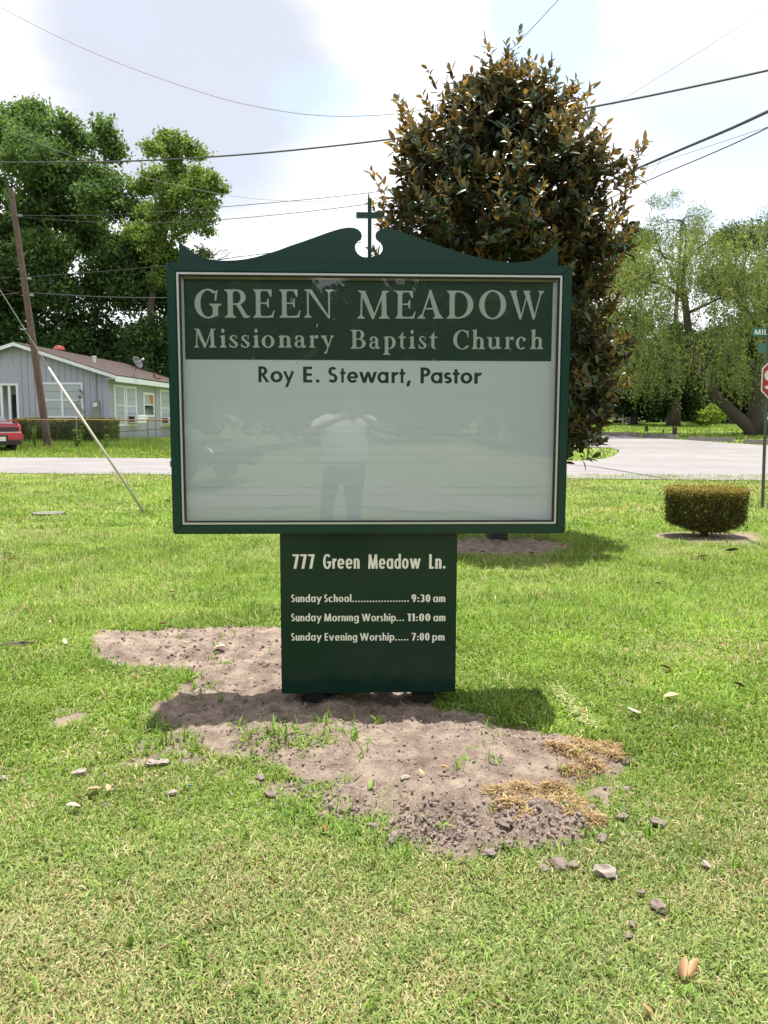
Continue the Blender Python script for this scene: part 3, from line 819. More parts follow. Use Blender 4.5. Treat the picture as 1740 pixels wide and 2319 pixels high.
def sans(ch, t=0.17, h=0.135, k=1.0, X=0.66, n=2.0):
    """geometric sans; returns (advance width, pieces); cap height 1"""
    R = rect; g = []; W = 0.6*k
    bw = 0.64*k; cy = X/2
    if ch == ' ': return 0.28*k+0.02, []
    if ch in 'oadgpceb':
        W = bw
        if ch == 'c': g += ring(W/2, cy, W/2, cy+.01, 48, 312, t, h, n); W *= .9
        elif ch == 'e':
            g += ring(W/2, cy, W/2, cy+.01, 0, 322, t, h, n) + R(t*.6, W-t*.3, cy-h*.45, cy+h*.35)
        else:
            g += ring(W/2, cy, W/2, cy+.01, 0, 360, t, h, n)
        if ch == 'a': g += R(W-t, W, 0, X)
        if ch == 'd': g += R(W-t, W, 0, 1.03)
        if ch == 'b': g += R(0, t, 0, 1.03)
        if ch == 'p': g += R(0, t, -.3, X)
        if ch == 'g': g += R(W-t, W, -.06, X) + ring(W/2, -.06, W/2, .24, 200, 360, t, h, n)
    elif ch in 'nhu':
        W = .54*k; r = min(W/2, .3)
        if ch == 'u':
            g += R(0, t, r, X) + R(W-t, W, 0, X) + ring(W/2, r, W/2, r+.01, 180, 360, t, h, n)
        else:
            g += R(0, t, 0, 1.03 if ch == 'h' else X) + R(W-t, W, 0, X-r) + ring(W/2, X-r, W/2, r+.01, 0, 180, t, h, n)
    elif ch == 'm':
        w2 = .5*k; r = w2/2
        W = 2*w2-t
        g += R(0, t, 0, X)
        for o in (0, w2-t): g += R(o+w2-t, o+w2, 0, X-r) + ring(o+w2/2, X-r, w2/2, r+.01, 0, 180, t, h, n)
    elif ch == 'r':
        W = .36*k; g += R(0, t, 0, X) + ring(W*1.02, X-.26, W*1.02-t*.35, .27, 88, 175, t*.9, h*1.1, n)
    elif ch in 'il\u0131':
        W = t; g += R(0, t, 0, 1.03 if ch == 'l' else X)
        if ch == 'i': g += dot(t/2, X+.2, t*.58, t*.62)
    elif ch == 't':
        W = .12*k+t+.1*k; g += R(.1*k, .1*k+t, 0, .9) + R(0, W, X-h, X)
    elif ch in 'Ss':
        H = 1.0 if ch == 'S' else X; W = (.5 if ch == 'S' else .42)*k
        r = (H+.02)/4 + h/4
        g += ring(W/2, H+.01-r, W*.47, r, 32, 270, t*.95, h, 1.9) + ring(W/2, -.01+r, W/2, r, 90, -150, t*.95, h, 1.9)
    elif ch in 'vwy':
        s = .26*k; w = t*1.02
        if ch == 'w':
            s = .21*k
            g += dia(s, 0, 0, X, w) + dia(s, 0, 2*s, X*1.0, w*.98) + dia(3*s, 0, 2*s, X, w) + dia(3*s, 0, 4*s, X, w); W = 4*s+w
        elif ch == 'v': g += dia(s, 0, 0, X, w) + dia(s, 0, 2*s, X, w); W = 2*s+w
        else: g += dia(s+w*.08, 0.03, 0, X, w) + dia(s*.42, -.3, 2*s, X, w); W = 2*s+w
    elif ch == 'W':
        s = .25*k; w = t
        g += dia(s, 0, 0, 1, w) + dia(s, 0, 2*s, 1, w) + dia(3*s, 0, 2*s, 1, w) + dia(3*s, 0, 4*s, 1, w); W = 4*s+w
    elif ch == 'M':
        W = .86*k+.06; w = t
        g += dia(0, 0, .07*k, 1, w) + dia(W-w, 0, W-w-.07*k, 1, w) + dia(W/2-w/2, 0, .07*k, 1, w) + dia(W/2-w/2, 0, W-w-.07*k, 1, w)
    elif ch == 'E': W = .46*k; g += R(0, t, 0, 1) + R(t*.9, W, 0, h) + R(t*.9, W, 1-h, 1) + R(t*.9, W*.96, .5-h/2, .5+h/2)
    elif ch == 'L': W = .42*k; g += R(0, t, 0, 1) + R(t*.9, W, 0, h)
    elif ch in 'PR':
        W = .52*k; r = .29
        g += R(0, t, 0, 1) + R(t*.9, W-r*k*.95, 1-h, 1) + R(t*.9, W-r*k*.95, 1-2*r, 1-2*r+h) + ring(W-r*k, 1-r, r*k, r, -90, 90, t, h, n)
        if ch == 'R': g += dia(W*.86, 0, W*.3, .47, t*1.05); W = W*.86+t*1.05
    elif ch == 'G':
        W = .74*k; g += ring(W/2, .5, W/2, .52, 42, 352, t, h, n) + R(W*.5, W, .38, .38+h)
    elif ch == '7': W = .5*k; g += R(0, W, 1-h, 1) + dia(.08*k, 0, W-t*1.0, 1-h*.5, t*1.0)
    elif ch == '1': W = t+.1*k; g += R(W-t, W, 0, 1) + poly((0, .86), (W-t, .8), (W-t, 1), (0.02, 1-.0))
    elif ch == '0': W = .5*k; g += ring(W/2, .5, W/2, .51, 0, 360, t, h, n)
    elif ch == '9': W = .5*k; g += ring(W/2, .68, W/2, .33, 0, 360, t, h, n) + poly((W*.28, 0), (W*.28+t*1.05, 0), (W-.005, .62), (W-t*1.0, .55))
    elif ch == '3': W = .46*k; g += ring(W*.45, .745, W*.5, .265, 150, -90, t*.95, h, n) + ring(W*.45, .28, W*.55, .29, 90, -150, t, h, n)
    elif ch == ':': W = t; g += dot(t/2, .12, t*.56) + dot(t/2, .52, t*.56)
    elif ch == '.': W = t*1.1; g += dot(W/2, .1, t*.56)
    elif ch == ',': W = t*1.3; g += dia(-.02, -.2, .08, .17, t*1.0)
    elif ch == 'T': W = .5*k; g += R(0, W, 1-h, 1) + R(W/2-t/2, W/2+t/2, 0, 1)
    elif ch == 'O': W = .66*k; g += ring(W/2, .5, W/2, .51, 0, 360, t, h, n)
    elif ch == 'I': W = t; g += R(0, t, 0, 1)
    return W, g

def serif_foot(x0, x1, y, up, e=.11, th=.045):
    """bracketed serif under (up=1) or over (up=-1) a stem that spans x0..x1"""
    s = up
    P = [(x0-e, y), (x1+e, y), (x1+e*.95, y+s*th*.8), (x1+e*.35, y+s*th*1.6), (x1, y+s*th*3.2), (x0, y+s*th*3.2), (x0-e*.35, y+s*th*1.6), (x0-e*.95, y+s*th*.8)]
    if up < 0: P = P[::-1]
    return [('s', [P])]
def serif(ch):
    T, N = .185, .065; R = rect; g = []; X = .64
    if ch == 'G':
        g += ring(.46, .5, .46, .525, 50, 322, .20, .055, k=34) + poly((.70,.60),(.745,.60),(.80,.98),(.755,.98),(.70,.80)) + R(.62, .62+T, .06, .46) + serif_foot(.62, .62+T, .50, -1, .12) + poly((.55,.0),(.70,.03),(.805,.10),(.62,.12))
    elif ch == 'C':
        g += ring(.46, .5, .46, .525, 50, 318, .19, .055, k=34) + poly((.72,.62),(.76,.62),(.78,.99),(.74,.99),(.68,.82)) + poly((.72,.20),(.80,.20),(.72,.06),(.66,.10))
    elif ch == 'R':
        g += R(.12, .12+T, 0, 1) + serif_foot(.12, .12+T, 0, 1) + serif_foot(.12, .12+T, 1, -1) + R(.28, .46, .945, 1) + R(.28, .46, .455, .51) + ring(.44, .728, .32, .273, -90, 90, .185, .055) + poly((.40,.49),(.55,.50),(.80,.09),(.92,.05),(.92,.10),(.92,.045),(.80,-.01),(.68,.0))
    elif ch == 'E':
        g += R(.12, .12+T, 0, 1) + serif_foot(.12, .12+T, 0, 1, .1) + serif_foot(.12, .12+T, 1, -1, .1) + R(.28, .74, .945, 1) + poly((.70,.74),(.745,.74),(.76,1.0),(.58,.96)) + R(.28, .60, .49, .54) + poly((.60,.36),(.64,.36),(.64,.68),(.60,.68),(.53,.53),(.53,.50)) + R(.28, .74, 0, .06) + poly((.55,.0),(.80,.0),(.87,.26),(.83,.26),(.74,.09),(.55,.05))
    elif ch == 'N':
        g += R(.12, .12+N, .03, .93) + serif_foot(.12, .12+N, 0, 1, .11) + poly((0,.955),(.05,1),(.30,1),(1.0,.0),(1.0,-.03),(.94,-.02),(.20,.90),(.12,.93)) + R(.94, .94+N, 0, .97) + serif_foot(.94, .94+N, 1, -1, .12)
    elif ch == 'M':
        g += poly((.11,.02),(.17,.02),(.20,.92),(.14,.92)) + serif_foot(.11, .17, 0, 1, .10) + poly((.02,1),(.28,1),(.61,.16),(.56,-.02),(.52,-.02),(.14,.90)) + poly((.53,-.02),(.58,-.02),(.97,1),(.90,1)) + poly((.86,.02),(1.04,.02),(1.01,.98),(.86,.98)) + serif_foot(.86, 1.04, 0, 1, .10) + poly((.86,1),(1.11,1),(1.10,.955),(1.02,.93),(.86,.95)) 
    elif ch == 'A':
        g += poly((.13,.02),(.19,.02),(.50,.90),(.46,1.0)) + serif_foot(.12, .19, 0, 1, .12) + poly((.70,.02),(.91,.02),(.52,1.04),(.46,1.04),(.42,.90)) + serif_foot(.70, .90, 0, 1, .10) + R(.26, .72, .33, .385)
    elif ch == 'D':
        g += R(.12, .12+T, 0, 1) + serif_foot(.12, .12+T, 0, 1, .1) + serif_foot(.12, .12+T, 1, -1, .1) + R(.28, .46, .945, 1) + R(.28, .46, 0, .055) + ring(.44, .5, .52, .5, -90, 90, .2, .055, k=34)
    elif ch == 'O': g += ring(.5, .5, .5, .525, 0, 360, .2, .055, k=36)
    elif ch == 'W':
        g += poly((.03,.99),(.26,.99),(.52,.1),(.50,-.03),(.44,-.03)) + serif_foot(.08, .25, 1, -1, .08) + poly((.46,-.03),(.51,-.03),(.80,.96),(.74,.96)) + poly((.62,.99),(.82,.99),(1.08,.1),(1.06,-.03),(1.0,-.03)) + serif_foot(.64, .82, 1, -1, .06) + poly((1.02,-.03),(1.07,-.03),(1.36,.97),(1.30,.97)) + serif_foot(1.30, 1.36, 1, -1, .10)
    elif ch == 'B':
        g += R(.12, .12+T, 0, 1) + serif_foot(.12, .12+T, 0, 1) + serif_foot(.12, .12+T, 1, -1) + R(.28, .46, .945, 1) + R(.28, .48, .485, .54) + R(.28, .48, 0, .055) + ring(.44, .742, .28, .258, -90, 90, .17, .055) + ring(.46, .27, .34, .27, -90, 90, .19, .055)
    elif ch == 'i':
        g += R(.1, .1+T, 0, X) + serif_foot(.1, .1+T, 0, 1, .1) + poly((0,X-.05),(.1,X-.09),(.29,X+.03),(.26,X+.03)) + [('s', [[(.19,.76),(.30,.89),(.19,1.03),(.08,.89)]])]
    elif ch == 's':
        g += ring(.24, .50, .205, .165, 50, 270, .12, .06, k=30) + ring(.25, .17, .235, .185, 100, -150, .13, .06, k=30) + poly((.06,.44),(.15,.52),(.47,.22),(.36,.12)) + poly((.38,.45),(.42,.45),(.43,.66),(.39,.62)) + poly((.01,.22),(.05,.22),(.10,.05),(.02,.0))
    elif ch == 'o': g += ring(.32, X/2, .33, X/2+.02, 0, 360, .17, .055, k=28)
    elif ch in 'nh':
        g += R(.1, .1+T, 0, X if ch == 'n' else 1.03) + serif_foot(.1, .1+T, 0, 1, .09) + ring(.40, X-.20, .26, .21, 0, 165, .175, .08) + R(.485, .485+.175, 0, X-.19) + serif_foot(.485, .66, 0, 1, .09)
        y = X if ch == 'n' else 1.03
        g += poly((0,y-.05),(.1,y-.10),(.285,y+.03),(.25,y+.03))
    elif ch == 'u':
        g += R(.1, .1+.17, .18, X) + poly((0,X),(.11,X),(.11,X-.09),(0,X-.04)) + ring(.34, .20, .24, .215, 180, 340, .17, .075) + R(.50, .50+.17, .03, X) + poly((.40,X),(.51,X),(.51,X-.09),(.40,X-.04)) + poly((.60,-.02),(.67,.0),(.78,.05),(.78,.09),(.60,.12))
    elif ch == 'a':
        g += ring(.28, X-.19, .27, .205, 0, 150, .165, .06) + R(.385, .55, .08, X-.18) + ring(.27, .18, .25, .195, 60, 300, .15, .055) + poly((.30,.36),(.40,.42),(.40,.35),(.30,.31)) + poly((.39,.1),(.46,-.02),(.60,-.01),(.67,.08),(.64,.11),(.55,.10)) + poly((.28,0),(.40,.09),(.40,.15),(.28,.055)) + dot(.12, X-.17, .08, .07)
    elif ch == 'r':
        g += R(.1, .1+T, 0, X) + serif_foot(.1, .1+T, 0, 1, .1) + poly((0,X-.05),(.1,X-.09),(.285,X+.03),(.25,X+.03)) + poly((.27,X-.20),(.34,X-.04),(.42,X+.02),(.50,X+.01),(.42,X-.10),(.34,X-.14)) + dot(.48, X-.07, .10, .095)
    elif ch == 'y':
        g += poly((.05,X),(.26,X),(.45,.06),(.37,-.02)) + serif_foot(.07, .24, X, -1, .08) + poly((.24,-.30),(.31,-.33),(.66,X),(.60,X)) + serif_foot(.60, .65, X, -1, .09) + dot(.25, -.27, .08, .06)
    elif ch == 'p':
        g += R(.1, .1+T, -.30, X) + serif_foot(.1, .1+T, -.33, 1, .1) + poly((0,X-.05),(.1,X-.09),(.285,X+.03),(.25,X+.03)) + ring(.36, X/2, .32, X/2+.02, -150, 150, .18, .055, k=26)
    elif ch == 't':
        g += R(.12, .12+.17, .10, .70) + poly((.12,.70),(.29,.70),(.29,.90),(.27,.90)) + R(0, .46, X-.07, X) + ring(.32, .16, .20, .18, 180, 300, .17, .07) 
    elif ch == 'c':
        g += ring(.32, X/2, .32, X/2+.02, 48, 315, .18, .055, k=28) + dot(.49, X-.13, .095, .09)
    return g

def place(mb, pieces, x0, x1, z0, z1, y, fit=True, gx0=None, gx1=None):
    """map glyph space (cap height 1) to the sheet; x fitted between x0 and x1"""
    pts = [p for _, qs in pieces for q in qs for p in q]
    if not pts: return
    if gx0 is None:
        gx0 = min(p[0] for p in pts); gx1 = max(p[0] for p in pts)
    sx = (x1-x0)/(gx1-gx0); sz = z1-z0
    for i, (_, qs) in enumerate(pieces):
        yy = y - 0.00022*(i % 9)
        for q in qs:
            b = [(x0+(px-gx0)*sx, yy, z0+pz*sz) for px, pz in q]
            # counter-clockwise as seen from the front
            ar = sum(b[j][0]*b[(j+1)%len(b)][2]-b[(j+1)%len(b)][0]*b[j][2] for j in range(len(b)))
            if ar < 0: b = b[::-1]
            mb.add(b, [tuple(range(len(b)))])

def word(mb, text, px0, px1, pyb, pyt, y, L, **kw):
    """whole word laid out, then fitted between two measured ends"""
    gap = kw.pop('gap', .07)
    adv = 0; allp = []
    for ch in text:
        W, g = sans(ch, **kw)
        allp += [('s', [[(a+adv, b) for a, b in q] for q in qs]) for _, qs in g]
        adv += W + gap
    a = L((px0+px1)/2, pyb); x0 = L(px0, pyb)[0]; x1 = L(px1, pyb)[0]; top = L((px0+px1)/2, pyt)
    place(mb, allp, x0, x1, a[1], top[1], y)

# ------------------------------------------------------------------ the church sign
SA = math.radians(2.2)
S_ORG = at(838, 1400, 4.0); S_ORG.z = gz1(S_ORG.x, S_ORG.y)
sign = empty('church_sign', S_ORG, SA, label='large green church announcement sign with glazed white message panel, scrolled top and cross', category='sign')
SN = Vector((-math.sin(SA), math.cos(SA), 0))       # local +y (away from the street side)
SX = Vector((math.cos(SA), math.sin(SA), 0))
def SL(px, py, d=0.0):
    """photograph pixel -> (x, z) on the sign's face, d metres behind its front"""
    p = hit(px, py, S_ORG + SN*d, SN) - S_ORG
    return (p.dot(SX), p.z)
TH = 0.38
xl = (SL(377,593)[0]+SL(390,1210)[0])/2; xr = (SL(1298,600)[0]+SL(1280,1208)[0])/2
zt = (SL(377,593)[1]+SL(1298,600)[1])/2; zb = (SL(390,1210)[1]+SL(1280,1208)[1])/2
print('sign', xl, xr, zb, zt)
fw = 0.046
# cabinet shell behind the door frame
mb = MB()
mb.box(xl+.004, xl+.05, .03, TH, zb+.004, zt-.004); mb.box(xr-.05, xr-.004, .03, TH, zb+.004, zt-.004)
mb.box(xl+.05, xr-.05, .03, TH, zt-.05, zt-.004); mb.box(xl+.05, xr-.05, .03, TH, zb+.004, zb+.05)
mb.build('cabinet', M_GREEN, sign, bevel=.003)
mb = MB(); mb.add([(xl+.0505,TH-.01,zb+.0505),(xr-.0505,TH-.01,zb+.0505),(xr-.0505,TH-.01,zt-.0505),(xl+.0505,TH-.01,zt-.0505)], [(3,2,1,0)]); mb.build('rear_panel', M_WHITEPLATE, sign)
mb = MB(); mb.box(xl+.0505, xl+.054, .07, TH-.014, zb+.055, zt-.055); mb.box(xr-.054, xr-.0505, .07, TH-.014, zb+.055, zt-.055); mb.box(xl+.055, xr-.055, .07, TH-.014, zt-.054, zt-.0505); mb.box(xl+.055, xr-.055, .07, TH-.014, zb+.0505, zb+.054); mb.build('cabinet_lining', M_INNER, sign)
# mitred door frame: four rails
def rail(p, name='frame_rail'):
    m = MB(); m.prism(p, 0, .03); return m.build(name, M_GREEN, sign, bevel=.006)
rail([(xl,zb),(xl+fw,zb+fw),(xl+fw,zt-fw),(xl,zt)])
rail([(xr,zt),(xr-fw,zt-fw),(xr-fw,zb+fw),(xr,zb)])
rail([(xl,zt),(xl+fw,zt-fw),(xr-fw,zt-fw),(xr,zt)])
rail([(xl,zb),(xr,zb),(xr-fw,zb+fw),(xl+fw,zb+fw)])
tw = .009
def trim(name, i, w, y0, y1, m):
    a, b, c, d = xl+fw+i, xr-fw-i, zb+fw+i, zt-fw-i
    q = MB()
    q.box(a, a+w, y0, y1, c, d); q.box(b-w, b, y0, y1, c, d); q.box(a+w, b-w, y0, y1, d-w, d); q.box(a+w, b-w, y0, y1, c, c+w)
    return q.build(name, m, sign)
trim('glazing_bead', 0.0005, tw, .004, .026, M_SILVER)
trim('gasket', tw+.001, .006, .010, .030, M_GASKET)
# the white letter panel, header board
ix0, ix1, iz0, iz1 = xl+fw, xr-fw, zb+fw, zt-fw
mb = MB(); mb.add([(ix0,.062,iz0),(ix1,.062,iz0),(ix1,.062,iz1),(ix0,.062,iz1)], [(0,1,2,3)]); mb.build('message_panel', M_WHITEPLATE, sign)
hx0, hz1 = SL(416, 632, .056); hx1, _ = SL(1253, 637, .056); _, hz0 = SL(835, 816, .056)
mb = MB(); mb.box(ix0+.016, ix1-.016, .059, .0615, hz1-.002, hz1+.020); mb.build('yellowed_strip', M_YELLOWED, sign)
mb = MB(); mb.box(hx0, hx1, .055, .061, hz0, hz1); mb.build('header_board', M_HEADER, sign)
# clear rails that hold loose letters
for py in (891, 905, 968, 983, 1030, 1048, 1104, 1122):
    z = SL(835, py, .058)[1]
    m = MB(); m.box(ix0+.02, ix1-.02, .0600, .0616, z-.0009, z+.0009)
    m.build('letter_track', M_WHITEPLATE, sign)
# lettering
def serif_line(name, items, pyb, pyt, d=.0545, m=M_LETTER):
    q = MB()
    for ch, a, b in items:
        x0 = SL(a, pyb, d)[0]; x1 = SL(b, pyb, d)[0]; z0 = SL((a+b)/2, pyb, d)[1]; z1 = SL((a+b)/2, pyt, d)[1]
        place(q, serif(ch), x0, x1, z0, z1, d)
    return q.build(name, m, sign)
s1 = 360/1660.; s2 = 500/1660.; o1 = 420; o2 = 760
it = [(c, o1+a*s1, o1+b*s1) for c, a, b in (('G',100,380),('R',412,682),('E',712,935),('E',985,1205),('N',1240,1543))]
it2 = [(c, o2+a*s2, o2+b*s2) for c, a, b in (('M',165,408),('E',450,603),('A',615,812),('D',835,1035),('O',1078,1282),('W',1305,1565))]
serif_line('heading_lettering', it, 719.5, 655.5); serif_line('heading_lettering', it2, 721.5, 658.5)
it = [(c, o1+a*s1, o1+b*s1) for c, a, b in (('M',92,325),('i',360,433),('s',460,550),('s',583,673),('i',705,778),('o',798,932),('n',968,1115),('a',1142,1262),('r',1292,1390),('y',1415,1555))]
serif_line('subheading_lettering', it, 787, 744.5)
it = [(c, o2+a*s2, o2+b*s2) for c, a, b in (('B',113,228),('a',255,335),('p',357,452),('t',473,530),('i',550,602),('s',625,683),('t',705,765))]
serif_line('subheading_lettering', it, 789.5, 747)
it = [(c, o2+a*s2, o2+b*s2) for c, a, b in (('C',885,1003),('h',1022,1125),('u',1137,1247),('r',1270,1340),('c',1355,1430),('h',1462,1562))]
serif_line('subheading_lettering', it, 790.5, 748)
k3 = 550/1660.; o3 = 560; q = MB()
for ch, a, b in (('R',78,152),('o',160,243),('y',247,323),('E',383,445),('.',470,495),('S',555,618),('t',635,672),('e',683,760),('w',765,888),('a',890,967),('r',987,1033),('t',1040,1080),(',',1087,1120),('P',1185,1252),('a',1255,1335),('s',1345,1400),('t',1405,1452),('o',1458,1540),('r',1552,1603)):
    W, g = sans(ch, t=.2, h=.165, k=1.12, X=.70)
    pyb = 866.5 + 1.4*(a/1660.)
    if (ch, a) in (('E',383),('S',555),('P',1185)):
        q.build('pastor_name_lettering', M_HEADER, sign); q = MB()
    z0 = SL(835, pyb, .058)[1]; z1 = SL(835, pyb-36, .058)[1]
    place(q, g, SL(o3+a*k3, pyb, .058)[0], SL(o3+b*k3, pyb, .058)[0], z0, z1, .0590)
q.build('pastor_name_lettering', M_HEADER, sign)

# acrylic cover, slightly bowed and rippled so that what it mirrors bends
nx, nz_ = 90, 60
vx = np.linspace(ix0+.016, ix1-.016, nx); vz = np.linspace(iz0+.016, iz1-.016, nz_)
A, B = np.meshgrid(vx, vz)
ua = (A-ix0)/(ix1-ix0); ub = (B-iz0)/(iz1-iz0)
bow = -0.0045*np.sin(np.pi*ua)*np.sin(np.pi*ub)
topw = sst(.62, 1.0, ub)*(0.0022*np.sin(A*9+1)+0.0016*np.sin(A*17+B*8))*1.0
rip = 0.0007*(fbm(A*4, B*4, 5, 2)-.5)*2 + 0.0012*np.sin(A*3.3+.6)*np.sin(B*2.1)
Yg = .022 + bow + topw + rip
Vg = np.stack([A.ravel(), Yg.ravel(), B.ravel()], 1)
ig = np.arange(nx*nz_).reshape(nz_, nx)
Fg = np.stack([ig[:-1,:-1].ravel(), ig[:-1,1:].ravel(), ig[1:,1:].ravel(), ig[1:,:-1].ravel()], 1)
link('acrylic_cover', fast_mesh('acrylic_cover', Vg, Fg, smooth=True), M_GLASS, sign)
# lock plate under the cover
zc_ = zb+fw*.5
mb = MB(); xc = SL(840, 1200)[0]
mb.box(xc-.04, xc+.035, -.006, .0, zb+.006, zb+fw-.006); mb.box(xc-.03, xc+.025, -.012, -.006, zb+.02, zb+.03)
mb.build('latch', M_GREEN, sign, bevel=.002)
mb = MB(); mb.box(xl-.016, xl+.003, .05, .11, SL(385,1059)[1], SL(385,1045)[1]); mb.build('side_latch', M_STEEL, sign, bevel=.002)

# scrolled pediment, cut from thick plate
PED = [(406,598),(406,544),(416,556),(428,565),(442,574),(457,582),(471,586.5),(486,589),(501,590),(515,590),(537,589),(558,586.5),(580,582),(601,576),(630,567),(659,556),(689,546),(717,536),(740,527.5),(760,521),(771,518),(781,516),(790,515),(798,515.3),(806,517),(812.5,520.5),(818,526),(820,533),(818,541),(810,545),(805.5,552),(804.5,559),(806,567),(810,574),(816,579),(823,582),(841,583),(852,580),(860,576),(865,570),(867,564),(866.5,556),(863,549),(857,544),(853,541),(850.5,534),(852,527),(859,520.5),(866,517),(874,516.5),(884,518),(895,521),(918,528),(941,536),(970,547),(1001,558),(1030,568),(1061,577),(1090,584.5),(1121,590.5),(1140,593),(1160,594),(1180,593.5),(1197,591.7),(1213,587),(1226.6,581),(1238,574.5),(1248,566.5),(1256,558),(1263,548),(1264,600)]
pp = [SL(a, b, .05) for a, b in PED]
pp[0] = (pp[0][0], zt-.003); pp[-1] = (pp[-1][0], zt-.003)
pts = pp[::-1]
ar = sum(pts[j][0]*pts[(j+1)%len(pts)][1]-pts[(j+1)%len(pts)][0]*pts[j][1] for j in range(len(pts)))
if ar < 0: pts = pts[::-1]
mb = MB(); mb.prism(pts, .05, .075); mb.build('pediment', M_GREEN, sign)
c0 = SL(833, 581, .05); c1 = SL(842, 448, .05); a0 = SL(807, 492.5, .05); a1 = SL(867, 480.5, .05)
mb = MB(); mb.box(c0[0], c1[0], .052, .073, c0[1]-.004, c1[1]); mb.box(a0[0], c0[0], .052, .073, a0[1], a1[1]); mb.box(c1[0], a1[0], .052, .073, a0[1], a1[1])
mb.build('cross', M_GREEN, sign)

# lower panel and the posts it hides
bl = SL(635,1300,.04)[0]; br = SL(1035,1300,.04)[0]; bb = SL(835,1569,.04)[1]
print('base bottom', bb)
mb = MB(); mb.box(bl, br, .04, .28, max(bb,.05), zb+.004); mb.build('base_panel', M_GREENP, sign, bevel=.002)
for x in (bl+.16, br-.16):
    m = MB(); m.box(x-.05, x+.05, .11, .21, -.35, zb); m.build('post', M_GASKET, sign)
sp_ = 400/1660.
def bw_line(name, words, pyb, pyt, **kw):
    q = MB()
    for txt, a, b in words:
        word(q, txt, 640+a*sp_, 640+b*sp_, pyb, pyt, .0385, lambda x, y: SL(x, y, .0385), **kw)
    q.build(name, M_LETTERB, sign)
for w_ in [('777',95,303),('Green',383,725),('Meadow',805,1298),('Ln.',1378,1533)]: bw_line('address_lettering', [w_], 1287.8, 1255.2, k=.78, t=.17, h=.135, n=2.3, X=.70, gap=.085)
kw = dict(k=.80, t=.16, h=.13, n=2.3, X=.70, gap=.085)
for w_ in [('Sunday',83,370),('School',392,648),('....................',655,1190),('9:30',1213,1390),('am',1415,1530)]: bw_line('schedule_lettering', [w_], 1330+138*sp_, 1330+67*sp_, **kw)
for w_ in [('Sunday',83,370),('Morn\u0131ng',392,718),('Worship',745,1065),('...',1070,1145),('11:00',1175,1390),('am',1417,1530)]: bw_line('schedule_lettering', [w_], 1330+318*sp_, 1330+247*sp_, **kw)
for w_ in [('Sunday',83,370),('Evening',397,703),('Worship',728,1052),('.....',1058,1185),('7:00',1213,1382),('pm',1408,1523)]: bw_line('schedule_lettering', [w_], 1330+500*sp_, 1330+429*sp_, **kw)
# ------------------------------------------------------------------ the house across the street
HY = 42.0
wx = at(249, 930, HY).x                      # corner between gable wall and side wall
exr = at(262, 853, HY-.4).x                  # eave line
ridge = at(31, 775, HY-.4); ze = at(262, 850, HY-.4).z
rx_, rz_ = ridge.x, ridge.z
slope = (rz_-ze)/(exr-rx_)
exl = 2*rx_-exr; wxl = 2*rx_-wx
LEN = 17.5
house = empty('house', (wx, HY, 0), label='single-storey house of grey-lavender siding with low brown shingle roof, behind the chain-link fence', category='house')
def hb(name, m, f, bevel=0, **kw):
    q = MB(); f(q)
    H = Matrix.Translation((-wx, -HY, 0))
    q.v = [tuple(H @ Vector(p)) for p in q.v]
    return q.build(name, m, kw.pop('parent', house), bevel=bevel, **kw)
yb = HY+LEN
wt = ze-.06
px_open = at(40, 900, HY).x                  # right jamb of the porch
def zroof(x): return rz_-slope*abs(x-rx_)-.10
def gable(q, x0, x1, z0, y0, y1):
    q.prism([(x0,z0),(x1,z0),(x1,zroof(x1)),(x0,zroof(x0))] if (x0-rx_)*(x1-rx_) > 0 else [(x0,z0),(x1,z0),(x1,zroof(x1)),(rx_,zroof(rx_)),(x0,zroof(x0))], y0, y1)
zp = at(40, 873, HY).z
hb('gable_wall', M_SIDING, lambda q: (gable(q, px_open, wx, -.3, HY, HY+.14), q.prism([(wxl,zp),(px_open,zp),(px_open,zroof(px_open)),(rx_,zroof(rx_)),(wxl,zroof(wxl))], HY, HY+.14)))
hb('side_wall', M_SIDING, lambda q: q.box(wx-.14, wx, HY+.142, yb-.142, -.3, ze-.02))
hb('side_wall', M_SIDING, lambda q: q.box(wxl, wxl+.14, HY+2, yb-.142, -.3, ze-.02))
hb('rear_wall', M_SIDING, lambda q: gable(q, wxl, wx, -.3, yb-.14, yb))
hb('porch_wall', M_SIDING, lambda q: (q.box(wxl, px_open, HY+1.9, HY+2.0, -.3, zp+.3), q.box(px_open-.1, px_open-.002, HY+.142, HY+1.9, -.3, zp+.3)))
hb('porch_floor', M_CONC, lambda q: q.box(wxl, px_open-.1, HY, HY+1.9, -.3, .35))
hb('porch_door', M_DARKIN, lambda q: q.box(at(22,900,HY+1.9).x, at(36,900,HY+1.9).x, HY+1.86, HY+1.898, .4, 2.4))
for px in (3, 21):
    x = at(px, 900, HY).x
    hb('porch_post', M_TRIM, lambda q: q.box(x-.06, x+.06, HY+.02, HY+.13, -.3, zp-.002))
x = px_open
hb('porch_trim', M_TRIM, lambda q: (q.box(x-.05, x+.06, HY-.025, HY-.002, .3, zp), q.box(wxl, x+.06, HY-.025, HY-.002, zp, zp+.10)))
# siding battens, every panel joint
for px in (41, 83):
    pass
hb('siding_seam', M_SIDING, lambda q: q.box(px_open+.1, wx-.02, HY-.012, HY-.001, at(160,866,HY).z, at(160,866,HY).z+.035))
hb('siding_groove', mat('groove_shade', (0.12,0.12,0.15), rough=.9), lambda q: [q.box(xx, xx+.02, HY-.004, HY-.001, (-.2), zroof(xx)-.03) for xx in np.arange(px_open+.25, wx-.1, .305)], kind='stuff')
